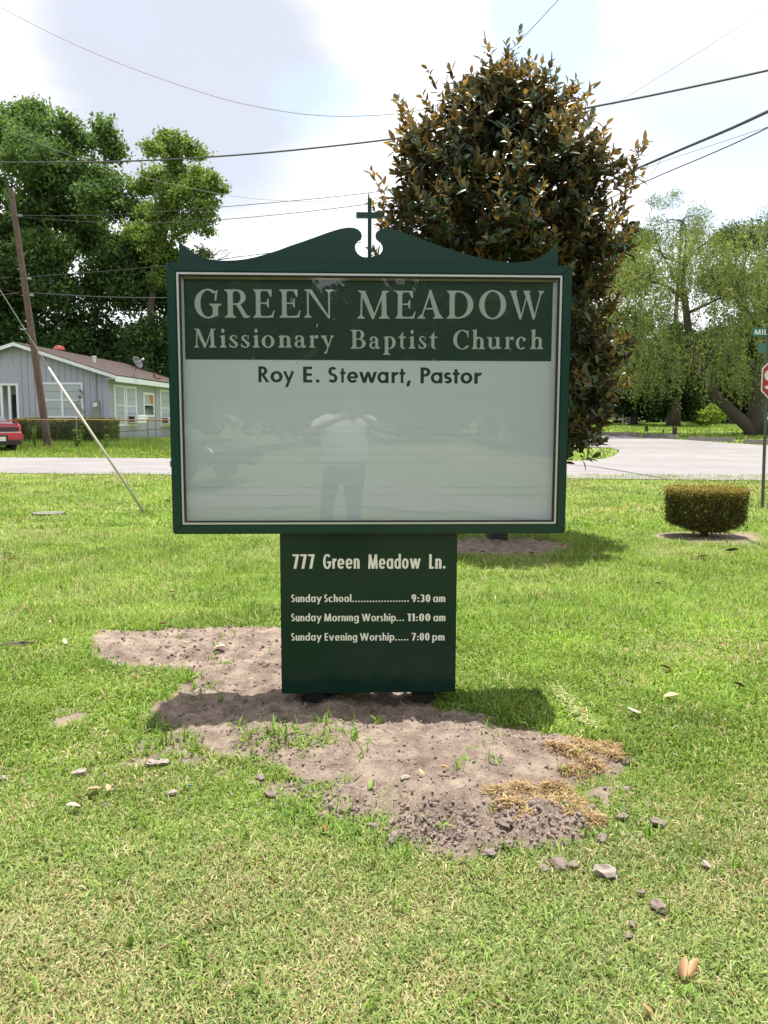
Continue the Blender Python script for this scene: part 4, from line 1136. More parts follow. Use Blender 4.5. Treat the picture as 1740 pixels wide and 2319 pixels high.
# roof: two slabs, rake boards, fascia
def slab(q, x0, x1, y0, y1, up, thk):
    q.add([(x0,y0,rz_-slope*abs(x0-rx_)+up),(x1,y0,rz_-slope*abs(x1-rx_)+up),(x1,y1,rz_-slope*abs(x1-rx_)+up),(x0,y1,rz_-slope*abs(x0-rx_)+up),
           (x0,y0,rz_-slope*abs(x0-rx_)+up-thk),(x1,y0,rz_-slope*abs(x1-rx_)+up-thk),(x1,y1,rz_-slope*abs(x1-rx_)+up-thk),(x0,y1,rz_-slope*abs(x0-rx_)+up-thk)],
          [(0,1,2,3),(7,6,5,4),(0,4,5,1),(1,5,6,2),(2,6,7,3),(3,7,4,0)])
y0r, y1r = HY-.45, yb+.45
roof = hb('roof', M_ROOF, lambda q: (slab(q, rx_, exr, y0r, y1r, .03, .03), slab(q, exl, rx_-.001, y0r, y1r, .03, .03)))
# shingle courses: every course is a real step
def courses(q):
    n = 34
    for i in range(n):
        xa = rx_+(exr-rx_)*i/n; xb_ = rx_+(exr-rx_)*(i+1)/n+.02
        za = rz_-slope*(xa-rx_); zb_ = rz_-slope*(xb_-rx_)
        q.add([(xa,y0r+.01,za+.031),(xb_,y0r+.01,zb_+.043),(xb_,y1r-.01,zb_+.043),(xa,y1r-.01,za+.031),(xb_,y0r+.01,zb_+.03),(xb_,y1r-.01,zb_+.03)], [(0,1,2,3),(1,4,5,2)])
hb('shingle_course', M_ROOF, courses, kind='stuff')
hb('rake_board', M_TRIM, lambda q: slab(q, rx_, exr, y0r+.001, y0r+.04, -.003, .17))
hb('rake_board', M_TRIM, lambda q: slab(q, exl, rx_-.001, y0r+.001, y0r+.04, -.003, .17))
hb('fascia', M_TRIM, lambda q: q.box(exr-.002, exr+.03, y0r, y0r+4.4, ze-.30, ze-.02))
hb('fascia', M_TRIM, lambda q: q.box(exr-.002, exr+.024, y0r+4.41, y1r, ze-.29, ze-.03))
hb('soffit', M_TRIM, lambda q: q.box(wx+.002, exr-.004, y0r+.05, y1r-.05, ze-.16, ze-.14))
def win_front(pxa, pxb, pya, pyb, mull=None):
    a = at(pxa, pya, HY); b = at(pxb, pyb, HY)
    f = hb('window', M_TRIM, lambda q: (q.box(a.x, a.x+.1, HY-.05, HY-.002, b.z, a.z), q.box(b.x-.1, b.x, HY-.05, HY-.002, b.z, a.z), q.box(a.x+.1, b.x-.1, HY-.05, HY-.002, a.z-.1, a.z), q.box(a.x+.1, b.x-.1, HY-.05, HY-.002, b.z, b.z+.08),
        q.box((a.x+b.x)/2-.06, (a.x+b.x)/2+.06, HY-.045, HY-.002, b.z+.08, a.z-.1), q.box(a.x+.1, (a.x+b.x)/2-.06, HY-.035, HY-.002, (a.z+b.z)/2-.03, (a.z+b.z)/2+.03), q.box((a.x+b.x)/2+.06, b.x-.1, HY-.035, HY-.002, (a.z+b.z)/2-.03, (a.z+b.z)/2+.03)))
    for k, (u, v) in enumerate(((a.x+.1, (a.x+b.x)/2-.06), ((a.x+b.x)/2+.06, b.x-.1))):
        hb('pane', M_BLIND, lambda q: (q.box(u, v, HY-.014, HY-.003, b.z+.08, (a.z+b.z)/2-.03), q.box(u, v, HY-.014, HY-.003, (a.z+b.z)/2+.03, a.z-.1)), parent=f)
        for zz in ((a.z+b.z)/2+.42, (a.z+b.z)/2-.42):
            hb('glazing_bar', M_STEEL, lambda q: q.box(u, v, HY-.02, HY-.0145, zz-.012, zz+.012), parent=f)
    return f
win_front(92, 191, 866, 946)
def win_side(pxa, pxb, pyt, pyb, dark=False):
    """window in the side wall: photo columns of its two jambs, top and bottom rows at the near jamb"""
    a = atx(pxa, pyt, wx); a2 = atx(pxa, pyb, wx); b = atx(pxb, pyt, wx)
    y0, y1, z0, z1 = a.y, b.y, a2.z, a.z
    X = wx
    zm = (z0+z1)/2
    f = hb('window', M_TRIM, lambda q: (q.box(X+.002, X+.05, y0, y0+.22, z0, z1), q.box(X+.002, X+.05, y1-.22, y1, z0, z1), q.box(X+.002, X+.05, y0+.22, y1-.22, z1-.13, z1), q.box(X+.002, X+.05, y0+.22, y1-.22, z0, z0+.13), q.box(X+.002, X+.04, y0+.22, y1-.22, zm-.03, zm+.03)))
    hb('pane', M_BLIND, lambda q: q.box(X+.002, X+.014, y0+.22, y1-.22, zm+.03, z1-.13), parent=f)
    hb('pane', M_GLASSW if dark else M_BLIND, lambda q: q.box(X+.002, X+.014, y0+.22, y1-.22, z0+.13, zm-.03), parent=f)
    if not dark:
        for zz in (zm+.4, zm-.4):
            hb('glazing_bar', M_STEEL, lambda q: q.box(X+.0145, X+.02, y0+.22, y1-.22, zz-.012, zz+.012), parent=f)
    else:
        hb('curtain', mat('orange_cloth', (0.45,0.16,0.06), rough=.9), lambda q: q.add([(X+.016,y1-.24,z1-.14),(X+.016,y1-1.2,z1-.14),(X+.016,y1-.6,zm+.05),(X+.016,y1-.24,zm+.05)], [(0,1,2,3)]), parent=f)
    return f, y0, y1, z0
win_side(256, 281, 870, 966)
_, wy0, wy1, wz0 = win_side(282.5, 307, 873, 966)
win_side(323, 348, 888, 945, dark=True)
_, vy0, vy1, vz0 = win_side(361, 388, 881, 966)
_, uy0, uy1, uz0 = win_side(390, 408, 883, 966)
for (y0, y1, z0) in ((wy0+.25, wy1+.1, atx(290,958,wx).z), (vy0+.3, vy1+.2, atx(370,960,wx).z)):
    ac = hb('air_conditioner', M_TRIM, lambda q: q.box(wx+.052, wx+.55, y0, y1, z0, z0+.42), bevel=.02)
    hb('grille', M_DARKIN, lambda q: q.box(wx+.10, wx+.40, y0-.012, y0-.001, z0+.07, z0+.35), parent=ac)
hb('downspout', M_SIDING, lambda q: q.box(wx+.002, wx+.07, atx(350,900,wx).y, atx(350,900,wx).y+.12, -.1, ze-.32))
hb('skirt_seam', mat('seam_shade', (0.08,0.08,0.09), rough=.9), lambda q: q.box(wx+.001, wx+.012, HY+.2, yb-.2, .50, .53))
# meter, conduit
p = at(219, 917, HY)
mt = hb('electric_meter', M_STEEL, lambda q: (q.box(p.x-.13, p.x+.17, HY-.1, HY-.002, p.z-.22, p.z+.2), q.box(p.x-.2, p.x+.2, HY-.08, HY-.003, at(219,945,HY).z-.2, at(219,927,HY).z)), bevel=.01)
hb('meter_dial', M_SIGNWH, lambda q: q.tube([(p.x-.02,HY-.1,p.z),(p.x-.02,HY-.18,p.z)], .11, 14), parent=mt)
hb('conduit', M_STEEL, lambda q: q.tube([(p.x+.03,HY-.05,p.z+.2),(p.x+.03,HY-.05,zroof(p.x)-.02)], .03, 8))
rn = Vector((slope, 0, 1)).normalized(); rp = Vector((rx_, HY, rz_+.04))
v = hit(214, 820, rp, rn)
hb('roof_vent', M_TRIM, lambda q: (q.tube([(v.x,v.y,v.z-.1),(v.x,v.y,v.z+.25)], .09, 10), q.tube([(v.x,v.y,v.z+.25),(v.x,v.y,v.z+.34)], .13, 10)))
v = hit(350, 856, rp, rn)
hb('roof_vent', M_RUST, lambda q: (q.tube([(v.x,v.y,v.z-.1),(v.x,v.y,v.z+.33)], .08, 10), q.box(v.x-.05, v.x+.4, v.y-.2, v.y+.3, v.z-.02, v.z+.02)))
v = at(134, 783, HY+7)
hb('turbine_vent', mat('red_vent_metal', (0.22,0.035,0.03), rough=.5), lambda q: q.tube([(v.x,v.y,v.z-1.1),(v.x,v.y,v.z-.42),(v.x,v.y,v.z-.22),(v.x,v.y,v.z-.05),(v.x,v.y,v.z+.02)], [.15,.22,.34,.26,.05], 14))
v = hit(300, 852, rp, rn)
dsh = empty('satellite_dish', v, label='grey satellite dish on a bent arm on the brown roof', category='satellite dish')
c = at(310, 822, v.y) - v
mb = MB(); mb.tube([(0,0,-.02),(c.x*.55,0,c.z*.35),(c.x,0,c.z)], .03, 8); mb.build('arm', M_STEEL, dsh)
axis = Vector((.78,-.30,.42)).normalized(); u_ = axis.cross(Vector((0,0,1))).normalized(); w_ = axis.cross(u_)
mb = MB(); vs = []
for i in range(6):
    r = .36*i/5
    vs.append([c + axis*(.25*r*r*2.5) + (u_*math.cos(a)+w_*math.sin(a))*r for a in [2*math.pi*k/20 for k in range(20)]])
mb.add([q for r in vs[1:] for q in r]+[c], [(i*20+k, i*20+(k+1)%20, (i+1)*20+(k+1)%20, (i+1)*20+k) for i in range(4) for k in range(20)]+[(100, k, (k+1)%20) for k in range(20)])
ds = mb.build('reflector', mat('grey_dish_paint', (0.045,0.045,0.05), rough=.8), dsh, smooth=True); sm = ds.modifiers.new('Solidify', 'SOLIDIFY'); sm.thickness = .02
mb = MB(); e = c+axis*.42; mb.tube([c-w_*.3*0, e], .012, 6); mb.tube([e-axis*.04, e+axis*.08], .045, 8); mb.build('receiver', M_TRIM, dsh)

# ------------------------------------------------------------------ chain-link fence
FY = 33.6
fen = empty('chain_link_fence', (at(10,1019,FY).x, FY, 0), label='rusty chain-link fence with thin round top rail in front of the grey house', category='fence')
fx0 = -26.0; fx1 = -4.2
zr = at(200, 951, FY).z
def fb(name, m, q, **kw):
    H = Matrix.Translation(-fen.location); q.v = [tuple(H @ Vector(p)) for p in q.v]
    return q.build(name, m, fen, **kw)
q = MB(); q.tube([(fx0,FY,zr),(fx1,FY,zr)], .024, 8); fb('top_rail', M_RUST, q)
sp_x = at(172,951,FY).x-at(10,951,FY).x
x = at(10,951,FY).x - 3*sp_x
while x < fx1+.1:
    q = MB(); q.tube([(x,FY+.05,-.2),(x,FY+.05,zr+.03)], .03, 8); q.tube([(x,FY+.05,zr+.03),(x,FY+.05,zr+.075),(x,FY+.05,zr+.09)], [.042,.04,.015], 10); fb('post', M_STEEL, q); x += sp_x
h = zr-.04; px_ = .062; Wv = []; Wf = []; r = .0016
n = int((fx1-fx0)/px_)
for i in range(-20, n):
    for s in (1, -1):
        xa = fx0+i*px_; xb_ = xa+h*s*1.0
        if s == -1: xa, xb_ = xa+h, xa
        for k_ in range(1):
            b = len(Wv)
            Wv += [(xa-r,FY-.028+s*.002,.03),(xa+r,FY-.028+s*.002,.03),(xb_+r,FY-.028+s*.002,h),(xb_-r,FY-.028+s*.002,h)]
            Wf.append((b,b+1,b+2,b+3))
Wv = np.array(Wv); k = (Wv[:,0].reshape(-1,4).max(1) < fx1) & (Wv[:,0].reshape(-1,4).min(1) > fx0)
Wv = Wv.reshape(-1,4,3)[k].reshape(-1,3); Wf = np.arange(len(Wv)).reshape(-1,4)
mo = link('wire_mesh', fast_mesh('wire_mesh', Wv-np.array(fen.location), Wf), mat('rusty_mesh_wire', (0.07,0.055,0.05), rough=.8), fen, kind='stuff')
md = mo.modifiers.new('Solidify', 'SOLIDIFY'); md.thickness = .003
q = MB()
import itertools
pts = [(x, FY-.07, .34+.05*math.sin(x*1.7)+.04*math.sin(x*4.1)) for x in np.arange(at(250,990,FY).x, fx1, .3)]
q.tube(pts, .006, 5); fb('sagging_wire', M_WIRE, q)

# ------------------------------------------------------------------ utility pole, guy guard, wires
PY_ = 34.3
pb = at(112, 1016, PY_); pt_ = at(24.5, 427, PY_)
pole = empty('utility_pole', (pb.x, pb.y, 0), label='leaning brown wooden utility pole in front of the hedge', category='utility pole')
o = Vector((pb.x, pb.y, 0))
mb = MB(); N_ = 12
mb.tube([(Vector((pb.x,pb.y,-.3))+(pt_-Vector((pb.x,pb.y,-.3)))*(i/N_))-o for i in range(N_+1)], [.155-.052*i/N_ for i in range(N_+1)], 14)
mb.build('shaft', M_POLE, pole, smooth=False)
def onpole(py):
    t = (1016-py)/(1016-427.); return pb + (pt_-pb)*t - o
for py in (487, 627, 664):
    c = onpole(py); q = MB(); q.tube([c+Vector((-.17,-.02,0)), c+Vector((.2,-.02,0))], .022, 8); q.tube([c+Vector((.18,-.05,0)), c+Vector((.30,-.05,0))], .045, 8); q.build('insulator', M_STEEL, pole)
for py in (566, 720, 871): q = MB(); c = onpole(py); q.tube([c+Vector((0,-.15,0)), c+Vector((0,-.12,0))], .03, 8); q.build('bolt', M_GASKET, pole)

gb = gpt(328, 1162); gtop = at(110, 832, gb.y)
guy = empty('guy_wire', gb, label='thin steel guy wire slanting down into a white plastic guard stuck in the lawn', category='guy wire')
q = MB(); d = gtop-gb; q.tube([-d*.02, d*.5, d], [.020,.018,.015], 10); q.build('guard', M_PVC, guy, smooth=True)
q = MB(); e2 = at(-60, 560, gb.y)-gb; q.tube([d*.97, e2], .0055, 6); q.build('strand', M_STEEL, guy)

def wire(pts, Y0, Y1, r, label, m=M_WIRE, name='power_line'):
    """pts in photograph columns/rows; the wire's distance runs from Y0 to Y1 along its length"""
    x0, x1 = pts[0][0], pts[-1][0]
    P = []
    for i in range(len(pts)-1):
        for k in range(4):
            t = k/4; P.append((pts[i][0]+(pts[i+1][0]-pts[i][0])*t, pts[i][1]+(pts[i+1][1]-pts[i][1])*t))
    P.append(pts[-1])
    # smooth
    A = np.array(P, float)
    for _ in range(6): A[1:-1] = .25*A[:-2]+.5*A[1:-1]+.25*A[2:]
    W = [at(a, b, Y0+(Y1-Y0)*(a-x0)/(x1-x0)) for a, b in A]
    q = MB(); q.tube([w-W[0] for w in W], r*.8, 6)
    o = q.build(name, m, None, label=label, category='cable')
    o.location = W[0]
    return o
wire([(-120,-45),(0,16),(136,87),(271,146),(434,203),(530,232),(624,250),(700,261),(786,265),(900,259),(960,250),(1040,220),(1160,110),(1191,80),(1262,2),(1330,-70)], 24, 16, .010, 'thin high wire sagging across the pale sky from the top left corner', M_WIREG)
wire([(-150,367),(0,368),(271,367),(434,359),(624,345),(790,327),(900,314),(1100,284),(1282,254),(1480,216),(1740,160),(1900,122)], 26, 15, .026, 'thick twisted cable crossing the whole sky above the cross')
wire([(40,487),(150,490),(271,486),(380,479),(499,469),(700,452),(813,440),(930,424),(1050,404),(1200,378),(1380,340)], 34, 20, .013, 'upper of the two thin lines meeting the magnolia beside the cross')
wire([(42,491),(150,500),(271,506),(400,505),(499,498),(650,485),(835,463),(960,444),(1100,420),(1300,380)], 34, 20, .014, 'lower of the two thin lines meeting the magnolia beside the cross')
wire([(-60,262),(0,287),(98,331),(255,385),(380,415),(520,445),(600,453),(705,458),(813,454),(900,447)], 40, 26, .009, 'faint grey wire that droops in front of the left trees', M_WIREG)
wire([(-60,637),(0,630),(30,627)], 34.3, 34.3, .016, 'short wire from the utility pole to the left frame edge, upper one')
wire([(60,627),(200,618),(376,602),(486,589),(601,574),(820,548)], 34.1, 24, .014, 'cable running from the pole at mid height behind the sign')
wire([(-60,680),(0,668),(44,663)], 34.3, 34.3, .02, 'short cable from the utility pole to the left frame edge, lower one')
wire([(62,662),(150,668),(241,673.5),(376,675),(520,672)], 34.1, 30, .026, 'lowest black cable on the pole, sagging behind the sign edge')
wire([(486,565),(601,576),(720,590)], 40, 36, .01, 'faint short wire just over the left curve of the pediment', M_WIREG)
wire([(1180,510),(1300,449),(1401,400),(1470,370),(1565,329),(1660,290),(1740,252),(1900,178)], 18, 8, .024, 'thickest black cable bundle rising to the right frame edge')
wire([(1250,505),(1387,448),(1459,411),(1589,358),(1680,318),(1740,289),(1900,210)], 18, 9, .011, 'black cable below the thick bundle at the right')
wire([(1401,402),(1485,371),(1600,333),(1740,287),(1900,236)], 15, 8, .004, 'hair-thin wire between the two right cables')
wire([(1240,318),(1380,244),(1491,176),(1600,108),(1740,18),(1850,-55)], 30, 18, .006, 'faint straight wire high in the right sky', M_WIREG)
wire([(1300,455),(1369,474),(1438,490),(1490,500),(1585,512),(1740,527),(1900,538)], 34, 30, .011, 'thin wire passing in front of the willow top')
wire([(1497,362),(1488,378),(1470,400),(1461,411),(1456,408),(1456,398),(1463,380),(1470,371)], 12.6, 12.9, .004, 'small loose loop of wire hanging from the thick cable')

# ------------------------------------------------------------------ small street things
M_STOP2 = mat('worn_grey_concrete', (0.17,0.16,0.14), rough=.95, var=.35, scale=9, bump=.5, bscale=60)
p0 = gpt(100, 1166)
a = gpt(66, 1168); b = gpt(146, 1166)
mb = MB(); n = 18
prof = [(math.cos(t)*(b.x-a.x)/2*(1+.04*math.sin(3*t)), math.sin(t)*.19) for t in [2*math.pi*i/n for i in range(n)]]
mb.add([(x,y,.035) for x, y in prof]+[(x*1.03,y*1.03,-.05) for x, y in prof], [tuple(range(n))]+[(i+n,(i+1)%n+n,(i+1)%n,i) for i in range(n)])
o = mb.build('utility_cover', M_STOP2, bevel=.008, label='flat oval concrete cover set in the lawn left of the guy wire', category='cover'); o.location = ((a.x+b.x)/2, p0.y, gz1(p0.x, p0.y))

M_STOP = mat('shade_toned_concrete', (0.13,0.12,0.105), rough=.95, var=.35, scale=6, bump=.4, bscale=60)  # darker concrete: the shade on the stops' near faces is put into the colour
# parking wheel stops
def stop_at(px0, py0, px1, py1, label):
    a = gpt(px0, py0); b = gpt(px1, py1); d = (b-a); L = math.hypot(d.x, d.y)
    o = empty('wheel_stop', (a+b)/2, math.atan2(d.y, d.x), label=label, category='wheel stop', group='concrete wheel stops along the far edge of the apron')
    m = MB(); h = .17; w = .10
    m.add([(-L/2,-w,0),(L/2,-w,0),(L/2,w,0),(-L/2,w,0),(-L/2+.07,-w*.55,h),(L/2-.07,-w*.55,h),(L/2-.07,w*.55,h),(-L/2+.07,w*.55,h)], [(0,3,2,1),(4,5,6,7),(0,1,5,4),(1,2,6,5),(2,3,7,6),(3,0,4,7)])
    m.v = [(x, y, z+.03) for x, y, z in m.v]
    bar = m.build('bar', M_STOP, o, bevel=.012)
    for sx in (-.35, .35):
        q = MB(); q.tube([(sx*L,0,h+.025),(sx*L,0,h+.045)], .02, 8); q.build('anchor_pin', M_RUST, o)
stop_at(1358, 986, 1446, 991, 'farthest left of the low concrete wheel stops, half in tree shade')
stop_at(1456, 990, 1536, 996, 'second concrete wheel stop from the left, just past the thin stake')
stop_at(1557, 997, 1664, 1004, 'third concrete wheel stop, whole and pale, left of the stop sign post')
stop_at(1683, 1004, 1775, 1011, 'concrete wheel stop nearest the stop sign post, cut by the frame edge')
for px, py, t, w, lb in ((1464,978,965,.07,'dark wooden stake on the far lawn left of the taller one'),(1528,986,967,.09,'taller dark wooden stake beside the second wheel stop'),(1502,981,972,.03,'thin short rod between the two dark stakes')):
    g = gpt(px, py); tt = at(px, t, g.y)
    m = MB(); m.box(-w, w, -w, w, -.1, tt.z-g.z); o = m.build('stake', M_BARK, bevel=.01, label=lb, category='stake'); o.location = g

# stop sign with street name blades
sb = gpt(1727.5, 1147); sy = sb.y
stp = at(1741, 740, sy)
stop = empty('stop_sign', sb, label='red octagonal stop sign on a steel post with green street name blades above', category='stop sign')
q = MB(); dd = stp-sb; q.tube([Vector((0,0,-.2)), dd*.5, dd], .026, 8); q.build('post', M_POSTST, stop)
cs = at(1785, 860, sy-.05)-sb
Rr = (at(1785,860,sy).x-at(1725,860,sy).x)
lean = Matrix.Rotation(0.03, 4, 'Y')
def octo(R, y0, y1, m, name):
    q = MB(); Q = R/math.cos(math.pi/8)
    q.prism([(cs.x+Q*math.cos(math.pi/8+i*math.pi/4), cs.z+Q*math.sin(math.pi/8+i*math.pi/4)) for i in range(8)], y0, y1); return q.build(name, m, stop)
octo(Rr, cs.y-.002, cs.y+.003, M_SIGNWH, 'border'); octo(Rr*.955, cs.y-.0045, cs.y-.0025, M_STOPRED, 'face')
q = MB(); x = cs.x-Rr*.90
for ch in 'STOP':
    W, g = sans(ch, t=.16, h=.14, k=.78, n=2.4)
    place(q, g, x, x+Rr*.39, cs.z-Rr*.36, cs.z+Rr*.36, cs.y-.005); x += Rr*.47
q.build('stop_lettering', M_SIGNWH, stop)
b0 = at(1702, 762, sy)-sb; b1 = at(1702, 742, sy)-sb
blw = .62; bz0, bz1 = b0.z, b1.z
def rr_prof(x0, x1, z0, z1, r=.035):
    P = []
    for cx_, cz_, a0 in ((x1-r, z0+r, -90), (x1-r, z1-r, 0), (x0+r, z1-r, 90), (x0+r, z0+r, 180)):
        for k in range(5):
            a = math.radians(a0+k*22.5); P.append((cx_+r*math.cos(a), cz_+r*math.sin(a)))
    return P
q = MB(); q.prism(rr_prof(b0.x, b0.x+blw, bz0, bz1), -.004, .0); q.build('street_name_blade', M_STREETG, stop)
q = MB(); lx0 = at(1708.5,752,sy).x-sb.x; lx1 = at(1737.5,752,sy).x-sb.x; adv = 0; al = []
for ch in 'MIL':
    W, g = sans(ch, t=.17, h=.14, k=.85); al += [('s', [[(a+adv, b) for a, b in qq] for qq in qs]) for _, qs in g]; adv += W+.12
place(q, al, lx0, lx1, bz0+(bz1-bz0)*.2, bz0+(bz1-bz0)*.82, -.005); q.build('street_name_lettering', M_SIGNWH, stop)
c = at(1739, 786, sy)-sb
q = MB(); q.box(dd.x-.01, dd.x+.01, -.3, .32, c.z-.07, c.z+.07); q.build('street_name_blade', M_STREETG, stop)

# ------------------------------------------------------------------ cars
def car(name, label, paint, loc, rz, spoiler=True, group=None):
    """x forward, built round its middle; rear at x = -2.15"""
    o = empty(name, loc, rz, label=label, category='car')
    W = .84
    prof = [(-2.12,.42),(-2.20,.50),(-2.21,.66),(-2.13,.72),(-2.08,.98),(-1.98,1.03),(-1.25,1.04),(.75,.98),(1.85,.86),(2.12,.72),(2.16,.50),(2.05,.34),(1.72,.30),(1.66,.48),(1.5,.62),(1.3,.66),(1.1,.62),(.94,.48),(.88,.27),(-.92,.27),(-.98,.48),(-1.14,.62),(-1.34,.66),(-1.54,.62),(-1.70,.48),(-1.76,.32)]
    m = MB(); n = len(prof); R = []
    for y, s in ((-W,.0),(-W*.93,.03),(0,.05),(W*.93,.03),(W,.0)):
        R.append([(x*(1 + (0.012 if abs(y) < W*.95 else -0.02)), y, z+(s if z > .8 else 0)) for x, z in prof])
    m.add([p for r in R for p in r], [tuple(range(n))[::-1], tuple(range(4*n, 5*n))]+[(i*n+k, i*n+(k+1)%n, (i+1)*n+(k+1)%n, (i+1)*n+k) for i in range(4) for k in range(n)])
    body = m.build('body', paint, o, bevel=.02)
    m = MB(); cp = [(-1.45,1.03),(-.75,1.36),(.25,1.38),(1.0,1.0)]
    m.add([(x,-W*.92 if z < 1.2 else -W*.72,z) for x, z in cp]+[(x,W*.92 if z < 1.2 else W*.72,z) for x, z in cp], [(0,1,2,3),(7,6,5,4),(0,4,5,1),(1,5,6,2),(2,6,7,3),(3,7,4,0)])
    m.build('cabin', M_GLASSW, o, bevel=.03)
    m = MB(); m.box(-.78, .28, -W*.72, W*.72, 1.355, 1.40); m.build('roof', paint, o, bevel=.02)
    for x in (1.3, -1.34):
        for y in (-.74, .74):
            w = MB(); w.tube([(x,y-.1,.31),(x,y+.1,.31)], .31, 20); wo = w.build('wheel', M_RUBBER, o, bevel=.02)
            w = MB(); s = math.copysign(.105, y); w.tube([(x,y+s,.31),(x,y+s*1.08,.31)], .19, 14); w.build('rim', M_STEEL, wo)
    # full width rear lamp band between body lines, bumper, plate
    m = MB(); m.box(-2.175, -2.11, -.72, .72, .76, .93); m.build('tail_light', mat('tail_lamp_lens', (0.035,0.012,0.02), rough=.15), o, bevel=.01)
    m = MB(); m.box(-2.18, -2.13, -.74, .74, .725, .755); m.build('chrome_strip', M_SILVER, o)
    m = MB(); m.box(-2.30, -2.10, -W*.99, W*.99, .44, .71); m.build('bumper', paint, o, bevel=.05)
    m = MB(); m.box(-2.27, -2.02, -W*.9, W*.9, .27, .437); m.build('valance', M_BLACKP, o, bevel=.03)
    m = MB(); m.box(-2.304, -2.30, -.24, .24, .38, .64); m.build('plate_recess', M_BLACKP, o)
    m = MB(); m.box(-2.318, -2.306, -.155, .155, .42, .58); m.build('licence_plate', M_SIGNWH, o)
    if spoiler:
        m = MB(); m.box(-2.20, -1.98, -.72, .72, 1.135, 1.165); m.box(-2.14, -2.02, -.70, -.64, 1.03, 1.134); m.box(-2.14, -2.02, .64, .70, 1.03, 1.134); m.build('spoiler', paint, o, bevel=.01)
    return o
cy_ = 31.2
rc = at(3, 1000, cy_)
ang = math.radians(136)                      # nose points away to the left
rear = Vector((rc.x, cy_, gz1(rc.x, cy_)))
loc = rear - Vector((math.cos(ang), math.sin(ang), 0))*(-2.25)
car('red_car', 'red car with dark tail-lamp band parked by the fence at the left frame edge', M_RED, loc, ang)
g = gpt(1380, 957); g = Vector((at(1385, 950, 66).x, 66, gz1(at(1385,950,66).x, 66)))
car('white_car', 'white car parked far off in tree shade beyond the lawn', M_WHITECAR, g, math.radians(170), spoiler=False)
car('dark_car', 'dark car parked behind the photographer, mirrored faintly in the sign', M_DARKCAR, Vector((-3.9,-9.6,gz1(-3.9,-9.6)+.03)), math.radians(28), spoiler=False)
# toy playhouse frame by the far car
v = Vector((at(1422, 950, 60).x, 60, gz1(at(1422,950,60).x, 60)))
ph = empty('play_arch', v, label='small pale garden arch with a white ladder, far off under the trees', category='garden arch')
q = MB(); q.tube([(-.35,0,0),(-.35,0,.9)]+[(-.35*math.cos(a),0,.9+.35*math.sin(a)) for a in np.linspace(.2,2.94,8)]+[(.35,0,.9),(.35,0,0)], .06, 8); q.build('arch', M_PVC, ph)
q = MB(); q.box(-.16,-.12,-.08,-.04,0,.6); q.box(.12,.16,-.08,-.04,0,.6)
for z in (.15,.32,.5): q.box(-.12,.12,-.075,-.045,z,z+.04)
q.build('ladder', M_TRIM, ph)
# pale shed glimpsed between the willow trunks
v = Vector((at(1683, 930, 72).x, 72, gz1(at(1683,930,72).x, 72)))
sh = empty('shed', v, label='pale shed wall glimpsed between the willow trunks', category='shed')
q = MB(); q.box(-1.6,1.6,0,3,-.2,2.5); q.build('wall', mat('pale_shed_paint', (0.30,0.38,0.38)), sh)
q = MB(); q.prism([(-1.9,2.5),(1.9,2.5),(0,3.4)], -.2, 3.2); q.build('roof', M_ROOF, sh)
# ------------------------------------------------------------------ vegetation
def leaf_quads(P, size, asp, up=0.35, axis=None, axw=0.0):
    """rhombic leaves at P; returns V,F"""
    n = len(P)
    nrm = rng.normal(0, 1, (n, 3)); nrm[:, 2] += up*2.0
    nrm /= np.linalg.norm(nrm, axis=1)[:, None]
    a = rng.normal(0, 1, (n, 3))
    if axis is not None: a = a*(1-axw) + np.asarray(axis)*axw*2.5
    a -= nrm*(a*nrm).sum(1)[:, None]; a /= np.linalg.norm(a, axis=1)[:, None]+1e-9
    b = np.cross(nrm, a)
    s = np.asarray(size)[:, None]
    V = np.stack([P-a*s*.5, P+b*s*asp*.5, P+a*s*.5, P-b*s*asp*.5], 1).reshape(-1, 3)
    F_ = np.arange(n*4).reshape(n, 4)
    return V, F_
def cloud_points(clumps, n, twig=0.4, shell=0.55, per=14):
    C = np.array(clumps, float)
    w = C[:, 3]**2; w /= w.sum()
    nt = max(1, n//per)
    ci = rng.choice(len(C), nt, p=w)
    d = rng.normal(0, 1, (nt, 3)); d /= np.linalg.norm(d, axis=1)[:, None]
    r = C[ci, 3]*(shell + (1-shell)*rng.uniform(0, 1, nt)**.7)*rng.uniform(.72, 1.12, nt)
    T = C[ci, :3] + d*r[:, None]*np.array([1, 1, .85])
    ti = rng.integers(0, nt, n)
    P = T[ti] + rng.normal(0, 1, (n, 3))*twig*np.array([.5, .5, .33])
    return P, ti, nt
def colorize(ti, nt, dark, light, n, sun=None):
    u = rng.uniform(0, 1, nt)[ti]*.65 + rng.uniform(0, 1, n)*.35
    c = np.array(dark)[None]*(1-u[:, None]) + np.array(light)[None]*u[:, None]
    return c
def crown(name, parent, clumps, n, size, asp, dark, light, twig=.4, per=14, shell=.5, m=None, up=.35):
    P, ti, nt = cloud_points(clumps, n, twig, shell, per)
    V, F_ = leaf_quads(P, rng.uniform(size*.6, size*1.3, len(P)), asp, up)
    c = np.repeat(colorize(ti, nt, dark, light, len(P)), 4, 0)
    o = Vector(parent.location) if parent else Vector((0,0,0))
    return link(name, fast_mesh(name, V-np.array(o), F_, c), m or M_LEAFT, parent)
